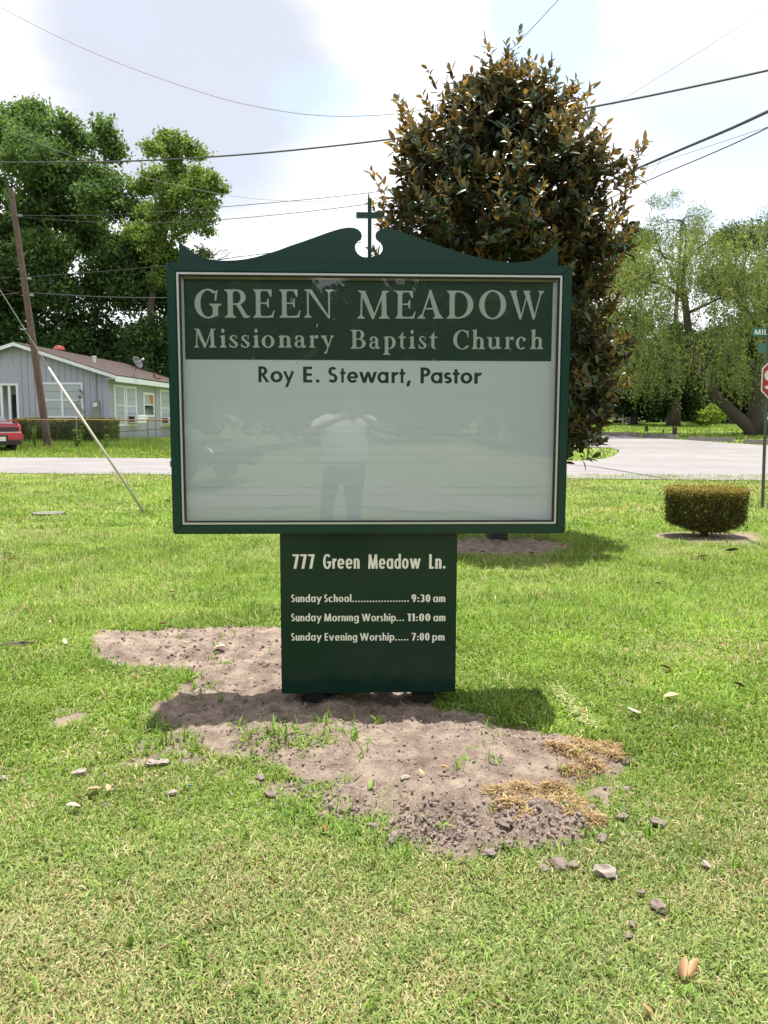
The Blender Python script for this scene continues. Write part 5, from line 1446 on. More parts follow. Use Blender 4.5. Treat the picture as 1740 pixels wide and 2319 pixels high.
def trunk(parent, path, r0, r1, clumps, nl=8, name='trunk', lim=0.28):
    o = Vector(parent.location)
    path = [Vector(p) for p in path]
    q = MB(); n = len(path)
    q.tube([p-o for p in path], [r0+(r1-r0)*i/(n-1) for i in range(n)], 10)
    t = q.build(name, M_BARK, parent, smooth=True)
    rr = random.Random(int(abs(o.x)*100))
    cl = sorted(clumps, key=lambda c: -c[3])[:nl]
    for c in cl:
        tgt = Vector(c[:3])
        k = min(range(n), key=lambda i: (path[i]-tgt).length*(1.0 if path[i].z < tgt.z else 2.0))
        s = path[k]; L = tgt-s
        P = [s, s+L*.35+Vector((rr.uniform(-.15,.15),rr.uniform(-.15,.15),.10))*L.length, s+L*.7+Vector((rr.uniform(-.1,.1),rr.uniform(-.1,.1),.05))*L.length, tgt+L*.25]
        q = MB(); rb = r1*.9 if k > n//2 else (r0+r1)*.28
        q.tube([p-o for p in P], [rb, rb*.7, rb*.45, rb*.12], 7)
        for _ in range(3):
            u = rr.uniform(.4, .95); a = P[1]+(P[2]-P[1])*u; v = Vector((rr.uniform(-1,1),rr.uniform(-1,1),rr.uniform(-.1,1))).normalized()*c[3]*.8
            q.tube([a-o, a+v*.5-o+Vector((0,0,.1)), a+v-o], [rb*.35, rb*.22, rb*.06], 5)
        q.build('limb', M_BARK, parent, smooth=True)
def C(px, py, r, Y, dy=0):
    """clump from the photograph: column, row, radius in photo pixels, distance"""
    p = at(px, py, Y+dy); return (p.x, p.y, p.z, r/F*Y)
def jit(cl, a=.35):
    out = []
    for c in cl:
        for k in range(2):
            out.append((c[0]+rng.normal(0,a)*c[3]*.6, c[1]+rng.uniform(-1,1)*c[3], c[2]+rng.normal(0,a)*c[3]*.5, c[3]*rng.uniform(.62,.85)))
    return out

# left: two tall trees behind the house, lower dark trees around
def tree(name, label, base, path, clumps, n, size, asp, dark, light, r0, r1, nl=8, **kw):
    t = empty(name, base, label=label, category='tree')
    trunk(t, path, r0, r1, clumps, nl)
    crown('crown', t, clumps, n, size, asp, dark, light, **kw)
    return t
YT = 66.0
c1 = [C(75,235,42,YT),C(30,265,60,YT,3),C(85,300,62,YT),(C(140,285,45,YT,-2)),C(10,340,70,YT,2),C(75,370,80,YT,-3),C(155,335,38,YT,2),C(245,320,36,YT,-2),C(215,335,32,YT),C(265,350,26,YT,-2),C(140,400,75,YT),C(215,400,60,YT,2),C(60,450,95,YT,-2),C(160,480,90,YT),C(240,450,60,YT,-3),C(20,540,90,YT,3),C(120,580,95,YT,-3),C(220,560,80,YT,2),C(-40,420,95,YT),C(-60,560,100,YT)]
b = Vector((at(90,930,YT).x, YT, 0))
tree('shade_tree', 'tallest dark green shade tree behind the left half of the grey house', b, [b, b+Vector((.3,0,4)), b+Vector((-.2,0,9)), b+Vector((.4,.3,14)), Vector(c1[6][:3])], jit(c1), 80000, .34, .5, (.030,.068,.026), (.16,.245,.085), .55, .16, twig=.68, per=26, shell=.25)
YU = 62.0
c2 = [C(385,340,45,YU),C(335,345,30,YU,-2),C(355,315,24,YU),C(385,308,16,YU),C(440,345,32,YU,1),C(430,380,50,YU),C(480,405,32,YU,-1),C(505,430,20,YU),C(350,400,58,YU,2),C(450,430,40,YU,-2),C(400,450,55,YU),C(330,470,60,YU),C(475,470,28,YU),C(470,510,26,YU,1),C(420,515,42,YU,-1),C(345,500,50,YU,1),C(380,600,48,YU,1),C(320,420,45,YU,2),C(300,480,50,YU,1),C(360,540,60,YU),C(455,565,26,YU),C(425,590,34,YU),C(300,540,50,YU,2)]
b = Vector((at(345,930,YU).x, YU, 0))
tree('shade_tree', 'brighter yellow-green tree with open feathery crown above the left end of the sign', b, [b, b+Vector((.2,0,5)), b+Vector((.1,0,9)), b+Vector((.8,0,13)), Vector(c2[8][:3])], jit(c2, .6), 34000, .27, .5, (.065,.115,.035), (.23,.32,.085), .4, .10, nl=12, twig=.46, per=24, shell=.15)
YL = 64.0
c3 = [C(x, y, r, YL, d) for x, y, r, d in ((-30,660,100,0),(60,660,95,2),(150,680,90,-1),(240,660,90,2),(320,640,80,0),(385,680,75,1),(-20,760,100,0),(80,760,95,1),(170,780,90,0),(260,770,90,0),(345,770,80,-1),(420,780,70,0),(300,850,70,1),(390,860,80,0),(210,850,80,2),(100,860,90,1),(0,860,90,1),(-80,820,120,2),(470,720,60,3),(480,850,80,2),(560,870,90,0),(560,780,70,0),(400,600,50,1),(440,640,55,0),(350,580,60,1),(300,600,70,1),(455,690,50,0))]
b = Vector((at(210,930,YL).x, YL+1, 0))
tree('shade_tree', 'broad dark low-branched tree mass right behind the roof of the grey house', b, [b, b+Vector((.2,0,3)), b+Vector((0,0,6)), Vector(c3[9][:3])], jit(c3), 95000, .36, .5, (.018,.048,.019), (.10,.165,.055), .5, .2, nl=10, twig=.8, per=16)
# bare twigs sticking out beside the feathery crown
tw_ = empty('bare_branches', at(430,620,58), label='leafless grey twigs rising just over the left curve of the pediment', category='branches')
q = MB(); rr = random.Random(8); o = Vector(tw_.location)
for i in range(9):
    a = at(430+rr.uniform(-10,40), 610, 58); e = at(445+i*13+rr.uniform(-8,8), 560+abs(i-4)*5+rr.uniform(-14,8), 58)
    m_ = (a+e)/2+Vector((rr.uniform(-.3,.3),0,rr.uniform(-.1,.4)))
    q.tube([a-o, m_-o, e-o], [.035,.022,.008], 5)
    for _ in range(3):
        v = e+Vector((rr.uniform(-.7,.7),rr.uniform(-.2,.2),rr.uniform(0,.6))); q.tube([m_+(e-m_)*rr.uniform(.2,.9)-o, v-o], [.014,.006], 4)
q.build('twig', M_BARK, tw_)

# right: old willow over the lawn
YW = gpt(1705, 985).y
def wp(*pts, Y=None): return [at(a, b, Y or YW) for a, b in pts]
wb = gpt(1712, 988)
wil = empty('willow_tree', wb, label='leaning willow with hanging yellow-green foliage and a forked dark trunk on the far lawn', category='tree')
o = Vector(wil.location)
q = MB(); q.tube([p-o for p in wp((1712,995),(1695,965),(1660,935),(1628,905),(1600,868),(1580,825),(1563,775),(1556,720),(1550,668),(1545,620))], [.42,.34,.29,.27,.25,.22,.2,.18,.15,.12], 12); q.build('trunk', M_BARK, wil, smooth=True)
q = MB(); q.tube([p-o for p in wp((1712,995),(1712,930),(1716,880),(1730,820),(1742,760),(1765,680),(1790,600))], [.42,.36,.31,.27,.22,.17,.1], 12); q.build('trunk', M_BARK, wil, smooth=True)
for pp_ in ([(1545,625),(1538,600),(1520,575),(1500,560)],[(1546,625),(1556,600),(1570,570),(1600,545)],[(1545,622),(1547,580),(1540,540)],[(1556,710),(1600,690),(1640,670),(1680,640)],[(1552,680),(1510,650),(1470,640),(1430,620)],[(1580,820),(1540,815),(1500,818),(1460,810)],[(1590,840),(1610,800),(1640,760)],[(1742,760),(1690,700),(1675,640),(1668,580)],[(1735,800),(1700,770),(1670,750)],[(1720,850),(1690,820),(1655,800),(1630,770)]):
    q = MB(); P = wp(*pp_); P = [p+Vector((0, (i)*rng.uniform(-.5,.5), 0)) for i, p in enumerate(P)]
    q.tube([p-o for p in P], [.09-.06*i/(len(P)-1) for i in range(len(P))], 7); q.build('limb', M_BARK, wil, smooth=True)
# hanging strands
SV = []; SF = []; SCc = []; off = 0
def strands(anchors, k, L0, L1, dark, light, lw=.022, ll=.13, Yd=2.6):
    global off
    for (px, py, rx__, ry__) in anchors:
        n = int(k*rx__*ry__/2500)
        for _ in range(n):
            a = rng.uniform(0, 6.28); r = math.sqrt(rng.uniform(0, 1))
            s = np.array(at(px+math.cos(a)*r*rx__, py+math.sin(a)*r*ry__, YW+rng.uniform(-Yd, Yd)))
            L = rng.uniform(L0, L1); m = int(L/.045)
            t = np.linspace(0, 1, m)
            sw = rng.normal(0, .25, 2); bend = rng.uniform(.15, .6)
            P = s[None] + np.stack([sw[0]*np.sqrt(t)*bend*2, sw[1]*np.sqrt(t)*bend*2, -L*t**1.35+.12*np.sin(t*3)], 1)
            P += rng.normal(0, .07, P.shape)
            V, F_ = leaf_quads(P, rng.uniform(ll*.7, ll*1.5, m), lw/ll*2.2, 0.1, axis=(0,0,-1), axw=.35)
            u = rng.uniform(0, 1); c = np.array(dark)*(1-u)+np.array(light)*u
            SV.append(V); SF.append(F_+off); SCc.append(np.repeat(c[None]*rng.uniform(.7,1.3,(m,1)), 4, 0)); off += len(V)
strands([(1540,560,110,60),(1480,600,90,50),(1420,640,50,60),(1600,570,70,50),(1690,560,60,60),(1440,720,75,90),(1500,700,60,60),(1620,640,70,60),(1700,640,60,80),(1460,800,90,60),(1400,800,30,70),(1620,740,60,60),(1690,760,60,60),(1540,800,60,50),(1640,840,60,40),(1700,850,50,40),(1480,860,60,30),(1770,650,60,120),(1790,820,60,80),(1520,640,40,40)], 74, .45, 1.5, (.085,.12,.042), (.225,.26,.095))
V = np.concatenate(SV)-np.array(o); F_ = np.concatenate(SF)
link('crown', fast_mesh('crown', V, F_, np.concatenate(SCc)), M_LEAFT, wil)
# feathery tree behind the willow
YF = 62
c4 = [C(x,y,r,YF,d) for x,y,r,d in ((1490,480,28,0),(1470,510,32,1),(1520,460,30,0),(1545,500,36,-1),(1580,490,24,0),(1585,520,30,1),(1500,540,40,0),(1475,455,14,0),(1560,540,40,0),(1525,440,12,0))]
b = Vector((at(1520,930,YF).x, YF, .7))
tree('feathery_tree', 'thin pale feathery treetop rising above the willow', b, [b, b+Vector((0,0,5)), b+Vector((.1,0,10)), Vector(c4[3][:3])], jit(c4,.5), 7500, .20, .22, (.07,.10,.04), (.20,.24,.09), .25, .07, nl=9, twig=.5, per=12)
c5 = [C(x,y,r,YF,d) for x,y,r,d in ((1735,480,20,0),(1745,520,34,0),(1770,500,50,0),(1750,580,40,0),(1790,600,60,0))]
b = Vector((at(1790,930,YF).x, YF, .7))
tree('feathery_tree', 'pale feathery tree whose edge shows at the right frame border above the street sign', b, [b, b+Vector((0,0,5)), b+Vector((.1,0,10)), Vector(c5[2][:3])], jit(c5,.5), 6000, .20, .22, (.07,.10,.04), (.20,.24,.09), .25, .07, nl=5, twig=.5, per=12)
YB = 70
c6 = [C(x,y,r,YB,d) for x,y,r,d in ((1385,570,45,0),(1350,640,60,0),(1420,560,40,0),(1440,640,60,1),(1360,730,60,0),(1460,540,34,0),(1440,740,60,0),(1330,810,60,0),(1420,830,60,0),(1300,700,60,0),(1270,800,70,0))]
b = Vector((at(1400,930,YB).x, YB, .7))
tree('shade_tree', 'rounded mid-green tree between the magnolia and the willow, farther back', b, [b, b+Vector((0,0,4)), b+Vector((0,0,8)), Vector(c6[3][:3])], jit(c6), 30000, .32, .5, (.018,.045,.015), (.085,.13,.035), .4, .12, twig=.8, per=14)
c7 = [C(x,y,r,YB,d) for x,y,r,d in ((1660,545,45,0),(1640,560,40,0),(1700,550,45,0),(1740,590,60,0),(1650,640,60,1),(1720,660,60,0),(1620,620,40,0),(1680,740,55,0),(1760,700,60,0),(1800,620,70,0))]
b = Vector((at(1690,930,YB).x, YB, .7))
tree('shade_tree', 'grey-green rounded tree behind the right side of the willow crown', b, [b, b+Vector((0,0,4)), b+Vector((0,0,8)), Vector(c7[4][:3])], jit(c7), 26000, .28, .45, (.03,.06,.03), (.12,.16,.07), .4, .12, twig=.8, per=14)
# shaded understorey: five dark trees in a row behind the far lawn
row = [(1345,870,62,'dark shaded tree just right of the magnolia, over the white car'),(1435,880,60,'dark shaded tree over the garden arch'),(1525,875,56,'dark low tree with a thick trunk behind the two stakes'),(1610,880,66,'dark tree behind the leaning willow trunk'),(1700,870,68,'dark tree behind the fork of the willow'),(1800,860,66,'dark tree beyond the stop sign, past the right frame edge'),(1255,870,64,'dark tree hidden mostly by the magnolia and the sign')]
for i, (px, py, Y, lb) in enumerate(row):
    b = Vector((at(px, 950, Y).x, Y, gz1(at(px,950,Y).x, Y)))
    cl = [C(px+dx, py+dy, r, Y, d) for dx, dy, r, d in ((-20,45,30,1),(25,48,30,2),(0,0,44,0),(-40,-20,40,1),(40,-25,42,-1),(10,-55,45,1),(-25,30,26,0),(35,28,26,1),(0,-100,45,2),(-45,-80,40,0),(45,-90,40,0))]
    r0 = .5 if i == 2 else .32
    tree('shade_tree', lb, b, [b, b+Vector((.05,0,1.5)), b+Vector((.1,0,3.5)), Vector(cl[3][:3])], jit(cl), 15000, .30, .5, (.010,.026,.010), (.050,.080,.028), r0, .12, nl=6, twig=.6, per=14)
# far treeline that closes the horizon
TP = []
for k in range(160):
    x = rng.uniform(-110, 130); y = rng.uniform(84, 100); TP.append((x, y, rng.uniform(.8, 5.0), rng.uniform(2.2, 3.6)))
for k in range(60):
    x = rng.choice([-1, 1])*rng.uniform(40, 110); y = rng.uniform(45, 84); TP.append((x, y, rng.uniform(1, 6), rng.uniform(2.5, 4)))
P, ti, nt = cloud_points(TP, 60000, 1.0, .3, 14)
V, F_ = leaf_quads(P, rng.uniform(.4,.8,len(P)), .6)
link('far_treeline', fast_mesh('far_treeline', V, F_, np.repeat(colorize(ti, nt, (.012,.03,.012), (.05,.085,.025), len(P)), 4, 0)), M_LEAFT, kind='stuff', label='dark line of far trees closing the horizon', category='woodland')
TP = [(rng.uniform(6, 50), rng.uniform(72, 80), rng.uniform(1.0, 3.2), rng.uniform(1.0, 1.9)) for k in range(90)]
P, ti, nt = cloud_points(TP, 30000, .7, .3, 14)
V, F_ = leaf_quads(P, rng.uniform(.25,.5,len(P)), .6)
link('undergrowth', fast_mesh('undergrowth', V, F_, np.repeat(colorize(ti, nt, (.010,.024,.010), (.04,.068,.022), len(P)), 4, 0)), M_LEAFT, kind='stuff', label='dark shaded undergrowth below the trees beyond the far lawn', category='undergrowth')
# bright shrub in a sun patch
b = Vector((at(1608, 955, 58).x, 58, gz1(at(1608,955,58).x, 58)))
sb_ = empty('shrub', b, label='bright yellow-green sunlit shrub under the willow trunk', category='shrub')
crown('foliage', sb_, [C(1600,945,22,58),C(1622,940,22,58),C(1585,952,14,58),C(1612,925,10,58)], 2600, .2, .5, (.12,.20,.03), (.30,.38,.07), twig=.3)
b = gpt(1760, 985)
sb_ = empty('shrub', b, label='low green shoots growing at the foot of the willow', category='shrub')
crown('foliage', sb_, [(b.x+dx, b.y+dy, b.z+.35, .5) for dx, dy in ((0,0),(.7,.1),(-.9,.3),(1.4,.2),(-.4,-.2))], 4500, .14, .4, (.05,.10,.02), (.14,.20,.05), twig=.25)

# clipped hedge in front of the house
def hedge(label, px0, px1, pyt, Y0, Y1, n, dark, light, top_noise=.12, size=.085):
    x0, x1 = at(px0, 980, Y0).x, at(px1, 980, Y0).x; h = at((px0+px1)/2, pyt, Y0).z
    o = Vector(((x0+x1)/2, (Y0+Y1)/2, 0)); t = empty('hedge', o, label=label, category='hedge')
    P = np.stack([rng.uniform(x0, x1, n), rng.uniform(Y0, Y1, n), rng.uniform(.1, 1, n)*h], 1)
    # keep the skin of the box
    e = np.minimum.reduce([P[:,0]-x0, x1-P[:,0], P[:,1]-Y0, h-P[:,2]])
    k = rng.uniform(0, 1, n) < np.exp(-e/.22); P = P[k]
    P[:,2] += (fbm(P[:,0]*2.2, P[:,1]*2.2, 4, 3)-.4)*top_noise*2*(P[:,2]/h)
    P += (fbm(P[:,0]*3, P[:,2]*3, 14, 3)-.5)[:,None]*np.array([0,-.3,0])
    V, F_ = leaf_quads(P, rng.uniform(size*.7, size*1.4, len(P)), .5)
    u = np.clip(fbm(P[:,0]*5, P[:,2]*5, 3, 3)*.6+rng.uniform(0,.5,len(P)), 0, 1)
    c = np.array(dark)[None]*(1-u[:,None])+np.array(light)[None]*u[:,None]
    link('foliage', fast_mesh('foliage', V-np.array(o), F_, np.repeat(c, 4, 0)), M_LEAFT, t)
    q = MB(); rr = random.Random(1)
    for i in range(14):
        x = x0+(x1-x0)*(i+.5)/14; q.tube([(x-o.x, 0, 0), (x-o.x+rr.uniform(-.1,.1), rr.uniform(-.2,.2), h*.7)], [.03,.012], 6)
    q.build('stem', M_BARK, t)
hedge('clipped dark green hedge between the fence and the gable wall', 38, 247, 951, 38.2, 39.8, 90000, (.025,.05,.012), (.15,.21,.04), size=.12)
for px, py, h_, lb in ((35,845,.9,'tall thin weed growing by the fence left of the utility pole'),(175,1000,1.0,'leafy weed climbing the second fence post'),(286,990,.5,'small weed at the foot of the hedge end')):
    pass
def weed(px, py, H, r, n, label):
    b = at(px, py, FY-.25); b.z = gz1(b.x, b.y)
    t = empty('weed', b, label=label, category='weed'); q = MB(); pts = []
    for k in range(4):
        e = Vector((rng.uniform(-r, r), rng.uniform(-.1, .1), H*rng.uniform(.7, 1))); q.tube([(0,0,0), e*.5+Vector((rng.uniform(-.05,.05),0,.05)), e], [.012,.008,.004], 5)
        for i in range(n//4): pts.append(e*rng.uniform(.25, 1.0)+Vector(rng.normal(0, .06, 3)))
    q.build('stem', M_BARK, t)
    V, F_ = leaf_quads(np.array([list(p) for p in pts]), rng.uniform(.06, .12, len(pts)), .6)
    link('leaves', fast_mesh('leaves', V, F_, np.tile(np.array([.10,.17,.03]), (len(V),1))), M_LEAFT, t)
weed(174, 1018, 1.0, .22, 130, 'leafy weed climbing the fence post right of the utility pole')
weed(80, 1012, 1.15, .14, 60, 'spindly weed by the fence between the red car and the utility pole')
weed(240, 1020, .6, .15, 60, 'low weed by the fence near the right end of the hedge')
# small climber by the meter box
b = Vector((at(181, 940, HY-.3).x, HY-.3, 0))
vn = empty('vine', b, label='thin vine climbing the front window of the grey house', category='vine')
pts = [at(181+6*math.sin(i*.7), 944-i*4.5, HY-.2)-b for i in range(15)]
q = MB(); q.tube(pts, .01, 5); q.build('stem', M_BARK, vn)
V, F_ = leaf_quads(np.repeat(np.array([list(p) for p in pts]), 4, 0)+rng.normal(0,.06,(60,3)), rng.uniform(.06,.12,60), .7)
link('leaves', fast_mesh('leaves', V, F_, np.tile(np.array([.03,.07,.02]), (len(V),1))), M_LEAFT, vn)

# sheared bush with a bronze top
bb_ = BUSH_C
bush = empty('clipped_bush', (bb_.x, bb_.y+.02, bb_.z), label='box-shaped clipped bush with bronze new tips in a ring of bare soil', category='bush')
bw = (at(1690,1160,bb_.y).x-at(1508,1160,bb_.y).x)/2
bw *= .95; tz = at(1600,1107,bb_.y-.1).z-bb_.z
n = 90000
P = np.stack([rng.uniform(-1,1,n), rng.uniform(-1,1,n), rng.uniform(0,1,n)], 1)
lo = .10
xw = bw*(1-.06*(1-P[:,2])**1.5-.6*np.clip(.16-P[:,2],0,1)/.16); yw = bw*.66*(1-.2*(1-P[:,2]))
rr_ = (np.abs(P[:,0])**4.5+np.abs(P[:,1])**3.5)
k = rr_ < 1; P = P[k]; xw = xw[k]; yw = yw[k]; rr_ = rr_[k]
e = np.minimum(1-rr_**.25, (1-P[:,2])*.9); e = np.minimum(e, P[:,2]*1.2+.02)
k = rng.uniform(0,1,len(P)) < np.exp(-e/.17); P = P[k]; xw = xw[k]; yw = yw[k]; e = e[k]
zz = lo+(tz-lo)*P[:,2]-.05*(fbm(P[:,0]*3+5, P[:,1]*3, 9, 2)-.3)*(1-P[:,2])
X = np.stack([P[:,0]*xw, P[:,1]*yw, zz], 1) + rng.normal(0,1,(len(P),3))*np.where(rng.uniform(0,1,(len(P),1))<.3, .032, .010)
V, F_ = leaf_quads(X, rng.uniform(.016,.034,len(X)), .5, up=.4)
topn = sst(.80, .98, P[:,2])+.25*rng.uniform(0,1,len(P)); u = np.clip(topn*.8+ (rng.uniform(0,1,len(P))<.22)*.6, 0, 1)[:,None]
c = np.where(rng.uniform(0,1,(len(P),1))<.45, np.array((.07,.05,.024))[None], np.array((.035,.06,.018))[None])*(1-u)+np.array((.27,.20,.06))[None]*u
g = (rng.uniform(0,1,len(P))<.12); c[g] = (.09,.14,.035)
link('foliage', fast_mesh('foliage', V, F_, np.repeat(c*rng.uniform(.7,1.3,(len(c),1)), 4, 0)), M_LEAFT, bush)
q = MB(); rr = random.Random(4)
for i in range(9):
    a = rr.uniform(0,6.28); q.tube([(math.cos(a)*.02,math.sin(a)*.02,-.03),(math.cos(a)*.05,math.sin(a)*.04,.12),(math.cos(a)*bw*.5,math.sin(a)*.2,.34),(math.cos(a)*bw*.8,math.sin(a)*.3,.5)], [.022,.018,.01,.005], 6)
q.build('stem', M_BARK, bush)

# ------------------------------------------------------------------ magnolia: rosettes of big leaves, rusty below
MY = 9.75
mb0 = Vector((at(1125,1235,MY).x, MY, 0)); mb0.z = gz1(mb0.x, MY)
mag = empty('magnolia_tree', mb0, label='tall magnolia with glossy dark leaves rusty-orange beneath, standing behind the sign', category='tree')
prof = [(150,1148,1154),(175,1105,1195),(210,1040,1250),(245,985,1280),(280,945,1290),(325,905,1320),(365,872,1425),(400,862,1428),(450,846,1412),(500,838,1408),(560,840,1420),(620,860,1415),(680,880,1375),(740,880,1395),(790,870,1405),(850,880,1400),(920,890,1385),(980,950,1372),(1030,1050,1320)]
prz = []
for py, a, b in prof:
    A, B = at(a, py, MY), at(b, py, MY)
    prz.append((A.z, (A.x+B.x)/2, (B.x-A.x)/2))
prz.sort(); pz = np.array(prz)
def env(z): return np.interp(z, pz[:,0], pz[:,1]), np.interp(z, pz[:,0], pz[:,2])
zlo, zhi = pz[0,0], pz[-1,0]
LW, LL = .028, .132
def leaf_template(w, l, fold, curl, seed):
    """12 triangles, top side up, pointing along +y"""
    st = [0, .18, .42, .68, .88, 1]; wd_ = [.0, .62, 1.0, .86, .45, 0]
    vs = []
    for s, k in zip(st, wd_):
        y = s*l; zc2 = -curl*l*s*s
        vs.append((0, y, zc2))
        if 0 < s < 1: vs.append((-w*k, y, zc2+fold*w*k)); vs.append((w*k, y, zc2+fold*w*k))
    # indices: 0 ; (1 c,2 l,3 r) (4,5,6) (7,8,9) (10,11,12) ; 13
    f = [(0,1,2),(0,3,1)]
    for a in (1,4,7): f += [(a,a+3,a+4),(a,a+4,a+1),(a,a+2,a+5),(a,a+5,a+3)]
    f += [(10,13,11),(10,12,13)]
    return np.array(vs), np.array(f)
TPL = [leaf_template(LW*rng.uniform(.85,1.15), LL*rng.uniform(.8,1.15), rng.uniform(.25,.6), rng.uniform(.05,.3), i) for i in range(6)]
TM = []
for i, (v_, f_) in enumerate(TPL):
    me = fast_mesh('leaf', v_, f_, np.full((len(v_),3), .55), smooth=True); me.materials.append(M_MAG); TM.append(me)
leaves = []   # (matrix 3x3, pos, tmpl, age)
def shell_point(z, az_, r_):
    cx0, R = env(z); R = R*(.88+.22*float(vnoise(np.array([az_*1.1+9]), np.array([z*2.3+3]), 17)[0])); ry_ = min(R, 1.5)/max(R, .01)
    return np.array([cx0+math.cos(az_)*R*r_, MY+math.sin(az_)*R*r_*ry_, z]), np.array([math.cos(az_), math.sin(az_)*ry_, 0.0])
def rosette(pos, ax, age, nl_, sc=1.0):
    u = np.cross(ax, [0,0,1]) if abs(ax[2]) < .95 else np.array([1,0,0.]); u /= np.linalg.norm(u); w = np.cross(ax, u)
    a0 = rng.uniform(0, 6.28)
    for j in range(nl_):
        a = a0+j*2.4; t = j/nl_
        rad = u*math.cos(a)+w*math.sin(a)
        op = .2+1.05*(1-t)+rng.normal(0,.2)
        d = ax*math.cos(op)+rad*math.sin(op); d /= np.linalg.norm(d)
        side = np.cross(d, ax); sn = np.linalg.norm(side); side = side/sn if sn > 1e-3 else u
        nrm = np.cross(side, d)
        if np.dot(nrm, ax) < 0: nrm = -nrm
        s = rng.uniform(.7, 1.15)*sc
        M3 = np.stack([np.cross(d, nrm), d, nrm], 1)*s
        leaves.append((M3, pos-ax*(.10*(1-t))+rng.normal(0,.006,3), rng.integers(0,6), float(np.clip(age*rng.uniform(.5,1.4),0,1))))
# boughs: leafy lumps on the outline, each with sprigs that stand up from it
for i in range(235):
    z = zlo+(zhi-zlo)*rng.uniform(0.02, .98)
    az_ = rng.uniform(0, 2*np.pi); c_, out = shell_point(z, az_, rng.uniform(.72, .90)); 
    br = rng.uniform(.22, .42)*min(1, env(z)[1]/.6+.3)
    gold = rng.uniform() < .42
    for j in range(rng.integers(8, 15)):
        v = rng.normal(0,1,3); v /= np.linalg.norm(v); p = c_+v*br*rng.uniform(.4,1.0)*np.array([1,1,.9])
        ax = v*.7+out*.3+np.array([0,0,1.0])+rng.normal(0,.15,3); ax /= np.linalg.norm(ax)
        young = v[2] > -.1 and gold
        rosette(p, ax, rng.uniform(.35,1.0) if young else rng.uniform(0,.3), rng.integers(6,10), .92)
        if young and rng.uniform() < .35:
            rosette(p+ax*.10, ax, rng.uniform(.5,1), rng.integers(4,6), .8)
# long sprigs that break the outline
for i in range(120):
    z = zlo+(zhi-zlo)*rng.uniform(.1, 1.0); az_ = rng.choice([0.0, np.pi])+rng.normal(0,.7); p, out = shell_point(z, az_, .93)
    ax = out*rng.uniform(.2,.9)+np.array([0,0,1.0]); ax /= np.linalg.norm(ax)
    for k in range(rng.integers(2,5)): rosette(p+ax*.12*k, ax, rng.uniform(.2,.9), rng.integers(3,6), .85)
# dark inner fill
for i in range(1900):
    z = zlo+(zhi-zlo)*rng.uniform(.02,.93); p, out = shell_point(z, rng.uniform(0,6.28), math.sqrt(rng.uniform(.05,.75)))
    ax = out*.5+np.array([0,0,1.0])+rng.normal(0,.4,3); ax /= np.linalg.norm(ax)
    rosette(p, ax, rng.uniform(0,.12), rng.integers(6,9), 1.0)
print('magnolia leaves', len(leaves))
pc = np.array([l[1] for l in leaves])
# the 300 that show largest: nearest to the street side, clear of the sign
spr = []
for i, l in enumerate(leaves):
    p = l[1]; d = Vector(p)-EYE; pcam = ROT.transposed() @ d
    px = CX+F*pcam.x/-pcam.z; py = CY-F*pcam.y/-pcam.z
    vis = not (370 < px < 1305 and py > 590)
    spr.append(p[1] if vis else 99)
near300 = set(np.argsort(spr)[:300].tolist())
LV = []; LF = []; LC = []; off2 = 0
o3_ = np.array(mag.location)
for i, (M3, pos, ti_, age) in enumerate(leaves):
    if i in near300:
        ob = bpy.data.objects.new('leaf', TM[ti_]); COL.objects.link(ob); ob.parent = mag
        Mx = Matrix(M3.tolist()).to_4x4(); Mx.translation = Vector(pos-o3_); ob.matrix_local = Mx
    else:
        v_, f_ = TPL[ti_]
        LV.append(v_ @ M3.T + pos - o3_); LF.append(f_+off2); LC.append(np.full((len(v_),3), age)); off2 += len(v_)
link('foliage', fast_mesh('foliage', np.concatenate(LV), np.concatenate(LF), np.concatenate(LC), smooth=True), M_MAG, mag, kind='stuff')
q = MB(); rr = random.Random(9)
topx = env(zhi-.3)[0]
tp = [Vector((0,0,-.1)), Vector((.02,0,.9)), Vector((topx-mb0.x,0,2.6))*.6, Vector((topx-mb0.x,0,zhi-1.6-mb0.z)), Vector((topx-mb0.x,0,zhi-.35-mb0.z))]
q.tube(tp, [.13,.11,.085,.05,.015], 12); q.build('trunk', M_BARK, mag, smooth=True)
q = MB()
ends = rng.choice(len(leaves), 260, replace=False)
for e_ in ends:
    p = Vector(leaves[e_][1]-o3_)
    zb_ = max(.5, p.z-.25-.45*math.hypot(p.x, p.y)); t = zb_/(zhi-mb0.z)
    s = Vector((tp[-1].x*min(1,t*1.1), 0, zb_))
    q.tube([s, s+(p-s)*.5+Vector((0,0,-.05)), p], [.02,.013,.005], 5)
q.build('branches', M_BARK, mag, kind='stuff')

# ------------------------------------------------------------------ clods, stones, straw, fallen leaves
def lump(seed, squash=.6, sub=2):
    bm = bmesh.new(); bmesh.ops.create_icosphere(bm, subdivisions=sub, radius=1)
    r_ = random.Random(seed); off_ = Vector((r_.uniform(0,50), r_.uniform(0,50), 0))
    from mathutils import noise as mn
    for v in bm.verts:
        d = v.co.normalized()
        f = 1+.6*mn.noise(d*1.3+off_)+.45*mn.noise(d*2.7+off_)+.2*mn.noise(d*7+off_)
        v.co = Vector((d.x*f, d.y*f*.85, d.z*f*squash))
    me = bpy.data.meshes.new('clod'); bm.to_mesh(me); bm.free()
    return me
LM = [lump(i) for i in range(7)]
def npm(me):
    v = np.empty(len(me.vertices)*3, np.float32); me.vertices.foreach_get('co', v)
    f = np.array([p.vertices[:] for p in me.polygons]); return v.reshape(-1,3), f
SM = []
for i in range(10):
    v_, f_ = npm(lump(20+i, .75, 1 if i < 7 else 2)); v_ = v_*(1+rng.normal(0, .16 if i < 7 else .07, (len(v_),1))); SM.append((v_, f_))
CV = []; CF = []; o4 = 0
